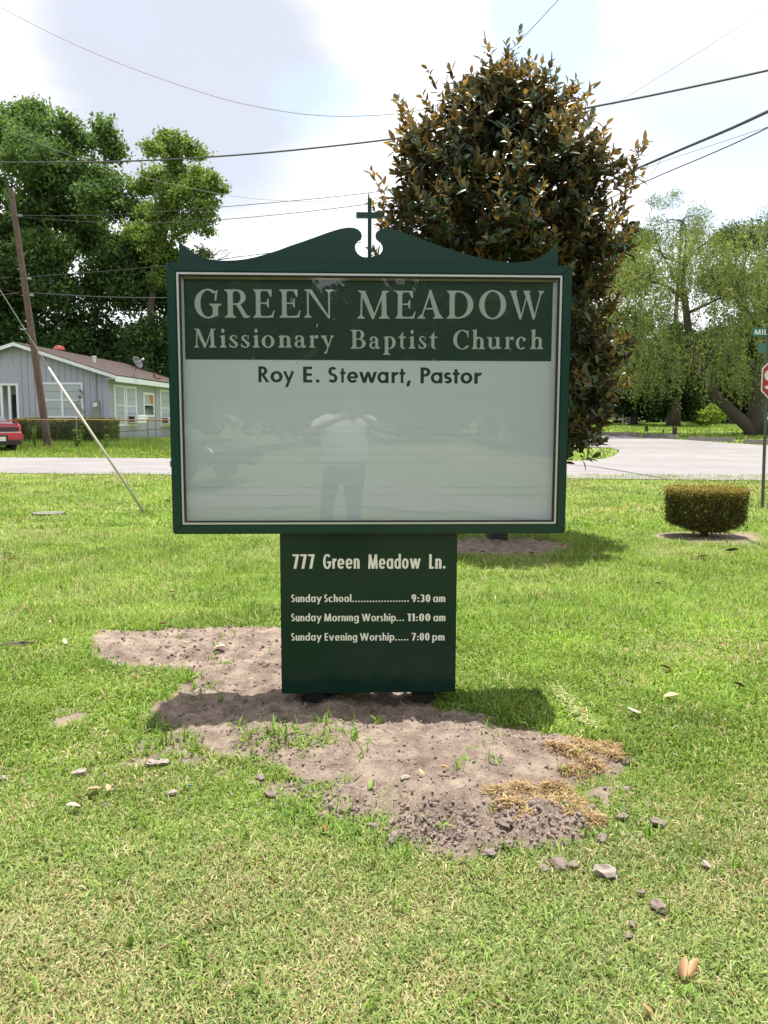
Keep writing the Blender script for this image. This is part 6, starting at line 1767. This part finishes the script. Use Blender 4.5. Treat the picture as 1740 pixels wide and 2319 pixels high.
RM = [np.array(Euler((rng.uniform(0,6),rng.uniform(0,6),rng.uniform(0,6))).to_matrix()) for _ in range(40)]
def crumbs(n, sampler, s0, s1):
    global o4
    XY = np.array([sampler() for _ in range(n)])
    m_, rs_ = rough_soil(XY[:,0], XY[:,1]); zz_ = gz(XY[:,0], XY[:,1])+rs_
    for i in range(n):
        x, y = XY[i]
        s = s0+(s1-s0)*rng.uniform()**4.5
        v_, f_ = SM[rng.integers(0,10)]; R3 = RM[rng.integers(0,40)]
        CV.append((v_*s*rng.uniform(.55,1.3,3)) @ R3.T + np.array([x, y, zz_[i]+s*rng.uniform(-.2,.35)])); CF.append(f_+o4); o4 += len(v_)
XB = [p[0] for p in DIRT_B]; YBd = [p[1] for p in DIRT_B]
_a = rng.uniform(min(XB), max(XB), 12000); _b = rng.uniform(min(YBd), max(YBd), 12000); _k = inpoly(_a, _b, DIRT_B); BPTS = list(zip(_a[_k], _b[_k]))
def inside_b():
    return BPTS[rng.integers(0, len(BPTS))]
def frontlip():
    t = rng.uniform()
    if t < .7: px = rng.uniform(880, 1340); py = 1905+rng.normal(0,26)-(abs(px-1120)/200)**2*16
    else: px = rng.uniform(640, 1000); py = 1800+(px-640)*.30+rng.normal(0,22)
    p = gpt(px, py); return p.x, p.y
def around():
    if rng.uniform() < .5: p = gpt(rng.uniform(200,760), rng.uniform(1690,1850))
    else: p = gpt(rng.uniform(1250,1480), rng.uniform(1760,1960))
    return p.x, p.y
def back_a():
    p = gpt(rng.uniform(225,640), rng.uniform(1425,1540)); return p.x, p.y
crumbs(6500, inside_b, .0015, .010); crumbs(3600, frontlip, .002, .011); crumbs(110, frontlip, .006, .025); crumbs(1100, around, .002, .014); crumbs(1400, back_a, .002, .015)
link('soil_crumbs', fast_mesh('soil_crumbs', np.concatenate(CV), np.concatenate(CF)), M_CLOD, kind='stuff', label='small crumbs of dug soil strewn over the bare patches', category='soil')
M_PALE = mat('pale_dry_clod', (0.31,0.26,0.225), rough=1, var=.2, scale=30, bump=.5, bscale=100)
M_DKCL = mat('dark_bark_lump', (0.10,0.07,0.05), rough=1, var=.4, scale=20, bump=.7, bscale=60)
def clod(px, py, wpx, hpx, label, m=M_CLOD, group=None):
    g = gpt(px, py); _, rs_ = rough_soil(np.array([g.x]), np.array([g.y])); s = wpx/2/F*g.y
    me = LM[int(px) % 7].copy(); me.materials.append(m)
    o = link('clod', me, None, label=label, category='clod', group=group)
    o.location = (g.x, g.y, gz1(g.x, g.y)+float(rs_[0])+s*.22+(.014 if dirt_mask(np.array([g.x]), np.array([g.y]))[0] < .5 else 0)); o.scale = (s, s*.9, max(s*.5, hpx/2/F*g.y*1.1)); o.rotation_euler.z = (px*7) % 6
    for p in me.polygons: p.use_smooth = False
for a in [(1371,1988,56,46,'pale round flattened clod on the grass to the right of the clod trio',M_PALE),(1268,1970,48,34,'largest clod of the trio lying below the front lip of the mound'),(1232,1978,30,16,'left small clod of the trio below the mound'),(1300,1970,32,20,'right wedge-shaped clod of the trio below the mound'),
          (1490,2064,40,30,'angular brown-grey clod alone on the grass, lower right'),(1452,2032,18,14,'small clod just up-left of the angular clod'),(1430,2104,20,14,'upper of two small stones below the angular clod'),(1423,2130,20,14,'lower of two small stones below the angular clod'),
          (1598,1968,26,18,'lone pale clod on the grass near the right edge',M_PALE),(1487,1873,36,22,'pair-like clod on the grass right of the straw',),(1363,1909,28,22,'dark clod at the right foot of the mound'),(1410,1860,30,16,'clod between the straw clump and the grass'),
          (918,1801,27,18,'pale stone lying on the middle of the mound',M_PALE),(660,1790,26,14,'flat clod on the left slope of the mound'),(735,1858,24,14,'pale clod at the left front edge of the mound',M_PALE),(1066,1905,22,30,'upright clod with a dark hollow at the front lip'),(1145,1900,42,36,'biggest clod on the front lip below the straw'),(1150,1932,34,26,'rounded clod lowest on the front lip'),(1110,1945,34,18,'flat clod at the front lip left of the rounded one'),(1085,1840,20,12,'little clod left of the lower straw clump'),(1008,1800,24,18,'curled dark clod on the middle of the mound'),
          (180,1757,30,14,'whitish flat stone in the left grass, highest of three',M_PALE),(345,1737,32,16,'whitish chip left of the two bright chips',M_PALE),(370,1735,30,14,'bright whitish chip beside its twin in the grass',M_PALE),(390,1805,22,18,'pale lump in the grass above the blue scrap',M_PALE),(8,1771,20,14,'whitish stone at the left frame edge',M_PALE),(615,1808,34,20,'clod on the grass left of the mound front'),(590,1770,26,14,'small clod on the thin grass left of the mound'),(1090,1625,26,14,'oval clod in the shadow of the sign, right side'),(553,1587,18,12,'small clod in the shadow of the sign, left side'),(430,1625,14,8,'tiny clod in the shadow of the sign near its left end')]:
    clod(*a)
# rough dark bark-like lump at the left
g = gpt(45, 1462)
me = lump(44, .35); me.materials.append(M_DKCL)
o = link('clod', me, None, label='long dark rough lump of dried mud in the grass at the left edge', category='clod'); s = 38/F*g.y; o.location = (g.x, g.y, g.z+.012); o.scale = (s*1.05, s*.35, s*.45); o.rotation_euler.z = .2

# dead straw clumps
def straw(label, pts, n):
    c0_ = gpt(sum(p[0] for p in pts)/len(pts), sum(p[1] for p in pts)/len(pts)); o = Vector((c0_.x, c0_.y, gz1(c0_.x, c0_.y)))
    P = []
    for (px, py, r) in pts:
        g = gpt(px, py); R = r*1.3/F*g.y
        k = n//len(pts); a = rng.uniform(0,6.28,k); q_ = R*np.sqrt(rng.uniform(0,1,k))
        x = g.x+np.cos(a)*q_; y = g.y+np.sin(a)*q_*.9; z = gz(x, y)+rng.uniform(0,1,k)*.028*(1-(q_/R)**2)+.006
        P.append(np.stack([x,y,z],1))
    P = np.concatenate(P); m = len(P)
    az_ = rng.uniform(0,6.28,m); el = rng.normal(.02,.2,m); L = rng.uniform(.015,.055,m)
    d = np.stack([np.cos(az_)*np.cos(el), np.sin(az_)*np.cos(el), np.sin(el)],1)
    sd_ = np.stack([-np.sin(az_), np.cos(az_), rng.normal(0,.5,m)],1)*(.0008+.0011*rng.uniform(0,1,(m,1)))
    mid = P+d*L[:,None]*.5+rng.normal(0,.004,(m,3))
    V = np.stack([P-sd_, P+sd_, mid+sd_*.8, mid-sd_*.8, P+d*L[:,None]],1).reshape(-1,3)
    of = np.arange(m)[:,None]*5
    F_ = np.concatenate([of+np.array([0,1,2]), of+np.array([0,2,3]), of+np.array([3,2,4])],0)
    c = np.array((.36,.26,.13))[None]*rng.uniform(.45,1.4,(m,1)); c[rng.uniform(0,1,m)<.3] = (.17,.10,.055)
    t = empty('dead_grass_clump', o, label=label, category='dead grass')
    link('straw', fast_mesh('straw', V-np.array(o), F_, np.repeat(c,5,0)), M_STRAW, t, kind='stuff')
    # dark root soil underneath
    v2 = []; 
straw('upper clump of dead golden grass at the right tip of the mound', [(1310,1700,32),(1340,1712,34),(1375,1700,26),(1290,1730,30),(1335,1745,26),(1260,1725,22),(1385,1722,16),(1300,1762,22)], 5200)
straw('lower, larger clump of dead golden grass near the front lip of the mound', [(1130,1835,26),(1155,1860,30),(1200,1880,30),(1240,1850,40),(1290,1830,42),(1310,1860,34),(1330,1868,24),(1185,1815,26),(1260,1800,28),(1180,1890,22),(1345,1862,16)], 8200)
# long straw streak by the right end of the shadow
x0_, y0_ = 1265, 1600
P = []
def streak(label, a, b, n, w):
    A = gpt(*a); B = gpt(*b); t = rng.uniform(0,1,n)
    x = A.x+(B.x-A.x)*t+rng.normal(0,w,n); y = A.y+(B.y-A.y)*t+rng.normal(0,w*1.4,n)
    blades_like = []
    az_ = rng.uniform(0,6.28,n); L = rng.uniform(.02,.05,n); z = gz(x,y)+rng.uniform(.012,.035,n)
    d = np.stack([np.cos(az_),np.sin(az_),rng.normal(0,.25,n)],1)*L[:,None]; s_ = np.stack([-np.sin(az_),np.cos(az_),np.zeros(n)],1)*.0025
    P_ = np.stack([x,y,z],1); o = Vector(((A.x+B.x)/2,(A.y+B.y)/2,gz1((A.x+B.x)/2,(A.y+B.y)/2)))
    V = np.stack([P_-s_,P_+s_,P_+d],1).reshape(-1,3)-np.array(o); F_ = np.arange(n*3).reshape(n,3)
    ob = link('bleached_grass', fast_mesh('bleached_grass', V, F_, np.repeat(np.array((.36,.39,.15))[None]*rng.uniform(.7,1.2,(n,1)),3,0)), M_GRASS, kind='stuff', label=label, category='grass'); ob.location = o
streak('pale bleached streak in the lawn by the right end of the sign shadow', (1255,1565), (1335,1650), 450, .025)

# fallen magnolia leaves
def dead_leaf_mesh(seed, l, w, curl, fold):
    r_ = np.random.default_rng(seed); v_, f_ = leaf_template(w, l, fold, curl, seed)
    v_ = v_.copy(); v_[:,2] += .18*l*np.sin(v_[:,1]/l*3+seed)*.4 + r_.normal(0,.002,len(v_)); v_[:,0] += .1*l*(v_[:,1]/l)**2*math.sin(seed)
    return v_, f_
DL = [dead_leaf_mesh(i, 1, .24+.05*(i%3), .12*(i%4)-.15, .10+.14*(i%3)) for i in range(7)]
def dead_leaf(px, py, Lpx, col, az_, label, group=None, roll=0.0, pitch=0.1):
    g = gpt(px, py); s = Lpx/F*g.y
    i = int(px+py) % 7; v_, f_ = DL[i]
    me = fast_mesh('fallen_leaf', v_-np.array([0,.5,0]), f_, np.full((len(v_),3), 1.0)*np.array(col)*np.linspace(.8,1.15,len(v_))[:,None], smooth=True)
    o = link('fallen_leaf', me, M_DEAD, label=label, category='leaf', group=group)
    md = o.modifiers.new('Solidify','SOLIDIFY'); md.thickness = .006
    o.location = (g.x, g.y, gz1(g.x, g.y)+.030+s*.1); o.scale = (s,s,s); o.rotation_euler = (pitch, roll, az_)
TAN = (.50,.30,.17); BRN = (.16,.075,.04); RST = (.36,.13,.05); PNK = (.55,.38,.30)
for a in [(1552,2222,66,TAN,2.4,'large folded tan leaf standing in the grass at the lower right',None,.9,-.5),(1572,2218,54,(.52,.30,.16),2.9,'second half of the large tan leaf pair at the lower right',None,-.8,-.4),(1462,2312,40,(.5,.24,.13),.4,'reddish-tan leaf cut by the bottom frame edge',None,.6,.2),
          (1418,1733,46,(.42,.22,.12),1.7,'curled brown leaf beside the upper dead grass clump',None,.4,.25),(1436,1627,36,PNK,1.5,'pale leaf on the grass right of the sign shadow, lower of three',None,0,.1),(1520,1590,34,(.55,.40,.22),1.6,'straight tan leaf on the grass, upper of three right of the shadow',None,0,.05),(1318,1627,20,RST,1.0,'rusty leaf at the right corner of the sign shadow',None,.3,.2),
          (1510,1527,32,BRN,.8,'folded brown leaf in the middle of the right lawn',None,.7,.2),(1674,1566,32,(.18,.11,.06),1.1,'curled dark brown leaf near the right frame edge',None,.8,.3),(1590,1268,26,(.5,.3,.15),1.4,'light tan leaf on the lawn below the clipped bush',None,.3,.1),(1657,1251,30,(.10,.06,.035),1.6,'dark leaf just below the soil ring of the clipped bush',None,.7,.2),
          (180,1830,34,(.28,.12,.05),1.2,'upright brown leaf in the left foreground grass',None,1.0,.4),(168,1846,36,PNK,1.9,'pale leaf lying beside the upright brown one',None,.1,.1),(212,1806,36,(.48,.27,.16),1.6,'tan leaf above the brown leaf pair in the left foreground',None,.2,.15),(246,1803,22,TAN,.3,'narrow tan leaf right of the one above the brown pair',None,.5,.2),
          (735,1895,22,RST,.9,'orange-brown leaf in the grass below the left front of the mound',None,.6,.3),(1050,1966,28,(.33,.10,.05),1.5,'rust-red leaf on the grass just under the front lip',None,.5,.2),(1005,1787,26,(.48,.26,.1),1.4,'tan leaf on the soil of the mound, right of the pale stone',None,.2,.1),(955,1800,20,(.5,.28,.13),.6,'small tan leaf on the mound next to the pale stone',None,.2,.1),
          (421,1476,22,(.62,.36,.22),1.4,'orange leaf on the left bare patch',None,.2,.1),(497,1486,30,(.70,.52,.42),1.6,'pale long leaf on the left bare patch',None,.1,.05),(370,1424,24,(.55,.32,.2),1.5,'tan leaf on the far rim of the left bare patch',None,.3,.2),(523,1421,24,(.45,.24,.13),1.6,'brown leaf on the far rim of the left patch, near the panel',None,.3,.2),(580,1410,16,TAN,.9,'small leaf in the grass behind the left patch',None,.5,.2),
          (139,1340,18,BRN,.9,'dark folded leaf in the middle of the left lawn',None,.9,.3),(392,1352,22,(.48,.22,.11),1.3,'red-brown leaf on the lawn left of the lower panel',None,.4,.1),(20,1313,20,(.5,.26,.13),1.5,'light leaf on the lawn by the left frame edge',None,.2,.1),(148,1466,20,(.6,.42,.26),.5,'pale leaf left of the left bare patch',None,.3,.2),(135,1460,20,BRN,1.7,'dark leaf beside the pale one left of the bare patch',None,.4,.1),(114,1418,14,(.55,.34,.22),.5,'small tan leaf between the mud lump and the bare patch',None,.2,.1),
          (354,1221,14,TAN,1.4,'tan leaf on the lawn under the left lower corner of the sign',None,.2,.1),(213,1234,12,BRN,1.3,'small dark leaf on the left lawn below the guy wire',None,.6,.2),(130,1198,10,BRN,1.3,'tiny dark leaf below the oval concrete cover',None,.6,.2),(381,1140,14,(.08,.05,.03),1.5,'dark leaf by the left edge of the sign on the far lawn',None,.4,.2),
          (565,1620,0,0,0,'',None,0,0)]:
    if a[2]: dead_leaf(*a)
r5 = random.Random(12)
for i in range(46):
    if i < 26: px, py = r5.uniform(1010, 1420), r5.uniform(1200, 1290)
    elif i < 38: px, py = r5.uniform(1300, 1730), r5.uniform(1250, 1700)
    else: px, py = r5.uniform(20, 600), r5.uniform(1230, 1400)
    if i < 26 and py < 1212: px = r5.uniform(1050, 1290)
    dead_leaf(px, py, r5.uniform(8, 17), r5.choice([TAN, RST, BRN, PNK, (.42,.2,.1)]), r5.uniform(0, 3), 'small dry magnolia leaf scattered on the lawn', 'small dry leaves scattered on the lawn', r5.uniform(0,.9), r5.uniform(-.2,.3))
g = gpt(430, 1790)
me = lump(3, .5, 1); me.materials.append(mat('blue_plastic', (.01,.10,.28), rough=.4)); o = link('plastic_scrap', me, None, label='tiny blue plastic scrap in the grass left of the mound', category='litter'); o.location = (g.x, g.y, g.z+.02); o.scale = (.007,.004,.008)
# leaf litter / thatch in shaded magnolia ring is part of the lawn
# ------------------------------------------------------------------ the photographer, mirrored in the cover
per = empty('person', (-.05, -.30, gz1(-.05, -.3)), label='photographer in white shirt and blue jeans holding up a phone, mirrored in the sign', category='person')
po = Vector(per.location)
def skin(name, verts, edges, radii, m, sub=2, root=0):
    me = bpy.data.meshes.new(name); me.from_pydata([Vector(v)-po for v in verts], edges, []); me.update()
    o = link(name, me, m, per)
    sk = o.modifiers.new('Skin', 'SKIN'); sk.use_smooth_shade = True
    bpy.context.view_layer.update()
    lay = me.skin_vertices[0] if me.skin_vertices else None
    if lay is None:
        bm = bmesh.new(); bm.from_mesh(me); bm.verts.layers.skin.verify(); bm.to_mesh(me); bm.free(); lay = me.skin_vertices[0]
    for i, r in enumerate(radii):
        lay.data[i].radius = r if isinstance(r, tuple) else (r, r); lay.data[i].use_root = (i == root)
    s = o.modifiers.new('Subdivision', 'SUBSURF'); s.levels = sub; s.render_levels = sub
    return o
x0, y0 = -.06, -.30
V = [(x0,y0,.92),(x0,y0,1.08),(x0,y0-.01,1.25),(x0+.01,y0,1.38),(x0+.03,y0+.02,1.46),(x0+.04,y0+.04,1.54),(x0+.045,y0+.05,1.62),
     (x0-.17,y0,1.36),(x0-.42,y0+.04,1.20),(x0-.14,-.06,1.36),(-.075,-.035,1.42),
     (x0+.19,y0,1.36),(x0+.42,y0+.04,1.24),(x0+.22,-.06,1.38),(.075,-.035,1.43),
     (x0-.10,y0,.86),(x0-.12,y0+.02,.48),(x0-.13,y0-.02,.09),(x0-.15,y0+.12,.03),
     (x0+.10,y0,.86),(x0+.12,y0+.02,.48),(x0+.13,y0-.02,.09),(x0+.15,y0+.12,.03)]
E = [(0,1),(1,2),(2,3),(3,4),(4,5),(5,6),(3,7),(7,8),(8,9),(9,10),(3,11),(11,12),(12,13),(13,14),(0,15),(15,16),(16,17),(17,18),(0,19),(19,20),(20,21),(21,22)]
R_ = [(.17,.13),(.18,.14),(.17,.12),(.12,.09),.055,(.075,.095),(.07,.085),.06,.042,.03,.026,.06,.042,.03,.026,.09,.058,.04,.035,.09,.058,.04,.035]
skin('body', V, E, R_, M_SKIN)
skin('shirt', [(x0,y0,.78),(x0,y0,.95),(x0,y0,1.15),(x0,y0,1.30),(x0+.01,y0,1.40),(x0-.19,y0,1.355),(x0-.34,y0+.02,1.26),(x0+.21,y0,1.355),(x0+.36,y0+.02,1.28)],
     [(0,1),(1,2),(2,3),(3,4),(3,5),(5,6),(3,7),(7,8)], [(.27,.19),(.28,.20),(.26,.18),(.20,.14),(.09,.08),(.09,.09),(.085,.08),(.09,.09),(.085,.08)], M_SHIRT)
skin('jeans', [(x0,y0,.88),(x0-.11,y0,.80),(x0-.13,y0+.02,.48),(x0-.135,y0-.01,.10),(x0+.11,y0,.80),(x0+.13,y0+.02,.48),(x0+.135,y0-.01,.10)],
     [(0,1),(1,2),(2,3),(0,4),(4,5),(5,6)], [(.19,.14),.115,.085,.07,.115,.085,.07], M_JEANS)
# head details
mbq = MB(); hc = Vector((x0+.045, y0+.05, 1.585))-po
def sph(q, c, r, n=10):
    vs = []; 
    for i in range(1, n):
        t = math.pi*i/n
        for k in range(n*2): a = math.pi*k/n; vs.append((c[0]+r[0]*math.sin(t)*math.cos(a), c[1]+r[1]*math.sin(t)*math.sin(a), c[2]+r[2]*math.cos(t)))
    m = n*2; fs = [(i*m+k, i*m+m+k, i*m+m+(k+1)%m, i*m+(k+1)%m) for i in range(n-2) for k in range(m)]
    fs += [tuple(range(m))][:1] + [tuple((n-2)*m+k for k in range(m-1,-1,-1))]
    q.add(vs, fs)
q = MB(); sph(q, hc+Vector((0,-.022,.035)), (.082,.092,.082)); q.build('hair', M_HAIR, per, smooth=True)
q = MB(); sph(q, hc+Vector((0,.088,-.005)), (.013,.018,.022), 6); q.build('nose', M_SKIN, per, smooth=True)
for s in (-1, 1):
    q = MB(); sph(q, hc+Vector((s*.03,.078,.02)), (.012,.008,.008), 6); q.build('eye', M_HAIR, per, smooth=True)
    q = MB(); sph(q, hc+Vector((s*.078,.0,.0)), (.012,.022,.032), 6); q.build('ear', M_SKIN, per, smooth=True)
q = MB(); sph(q, hc+Vector((0,.082,-.042)), (.024,.006,.007), 6); q.build('mouth', mat('lips', (.25,.08,.07)), per, smooth=True)
# hands: palm and five fingers closing on the phone's edges
for s in (-1, 1):
    bx = s*.078; bz = 1.43
    vs = [(s*.085,-.045,1.40),(bx,-.032,1.435),(bx,-.028,1.465)]
    skin('hand', vs, [(0,1),(1,2)], [.024,(.022,.014),(.026,.014)], M_SKIN, 2)
    for k, (dz, ln) in enumerate(((.030,.9),(.012,1.0),(-.006,.95),(-.022,.78))):
        z = bz+.02+dz; b = (s*.075,-.030,z)
        skin('finger', [b, (s*.071,-.012+.0*k,z+.002), (s*(.058-.004*ln),-.006,z+.003), (s*(.058-.018*ln),-.006,z+.003)], [(0,1),(1,2),(2,3)], [.009,.0082,.0075,.0062], M_SKIN, 1)
    skin('thumb', [(s*.082,-.04,1.415),(s*.070,-.050,1.43),(s*.052,-.038,1.445),(s*.038,-.030,1.452)], [(0,1),(1,2),(2,3)], [.011,.010,.009,.007], M_SKIN, 1)
q = MB(); q.box(-.066, .066, -.024, -.015, 1.418, 1.484); q.v = [tuple(Vector(p)) for p in q.v]
ph_ = q.build('phone', M_BLACKP, None, bevel=.003, label='slim black phone held sideways in both hands', category='phone')
for s in (-1, 1):
    xx = x0+s*.14
    q = MB(); sph(q, Vector((xx,y0+.07,.05))-po, (.05,.14,.055), 8); q.build('shoe', M_BLACKP, per, smooth=True)

# trees on the photographer's side (they are what the cover mirrors)
for (bx, by, sd_, lb) in ((-15,-22,1,'leftmost of the five shade trees behind the photographer'),(-7,-24,2,'second shade tree from the left behind the photographer'),(1.5,-25,3,'middle shade tree of the five behind the photographer'),(9,-23.5,4,'fourth shade tree behind the photographer, past the drive'),(17,-22,5,'rightmost of the five shade trees behind the photographer')):
    rr = random.Random(sd_); cl = []
    for k in range(34): cl.append((bx+rr.uniform(-4.6,4.6), by+rr.uniform(-2,2), rr.uniform(2.2,7.0), rr.uniform(1.2,2.0)))
    for k in range(10): cl.append((bx+rr.uniform(-5,5), by-3+rr.uniform(-1,1), rr.uniform(.6,2.5), rr.uniform(1.2,1.9)))
    b = Vector((bx, by, 0))
    tree('shade_tree', lb, b, [b, b+Vector((.1,0,1.5)), b+Vector((-.2,0,3.5)), b+Vector((.2,0,6))], cl, 24000, .46, .6, (.010,.028,.010), (.05,.09,.025), .35, .15, twig=.9, per=12)
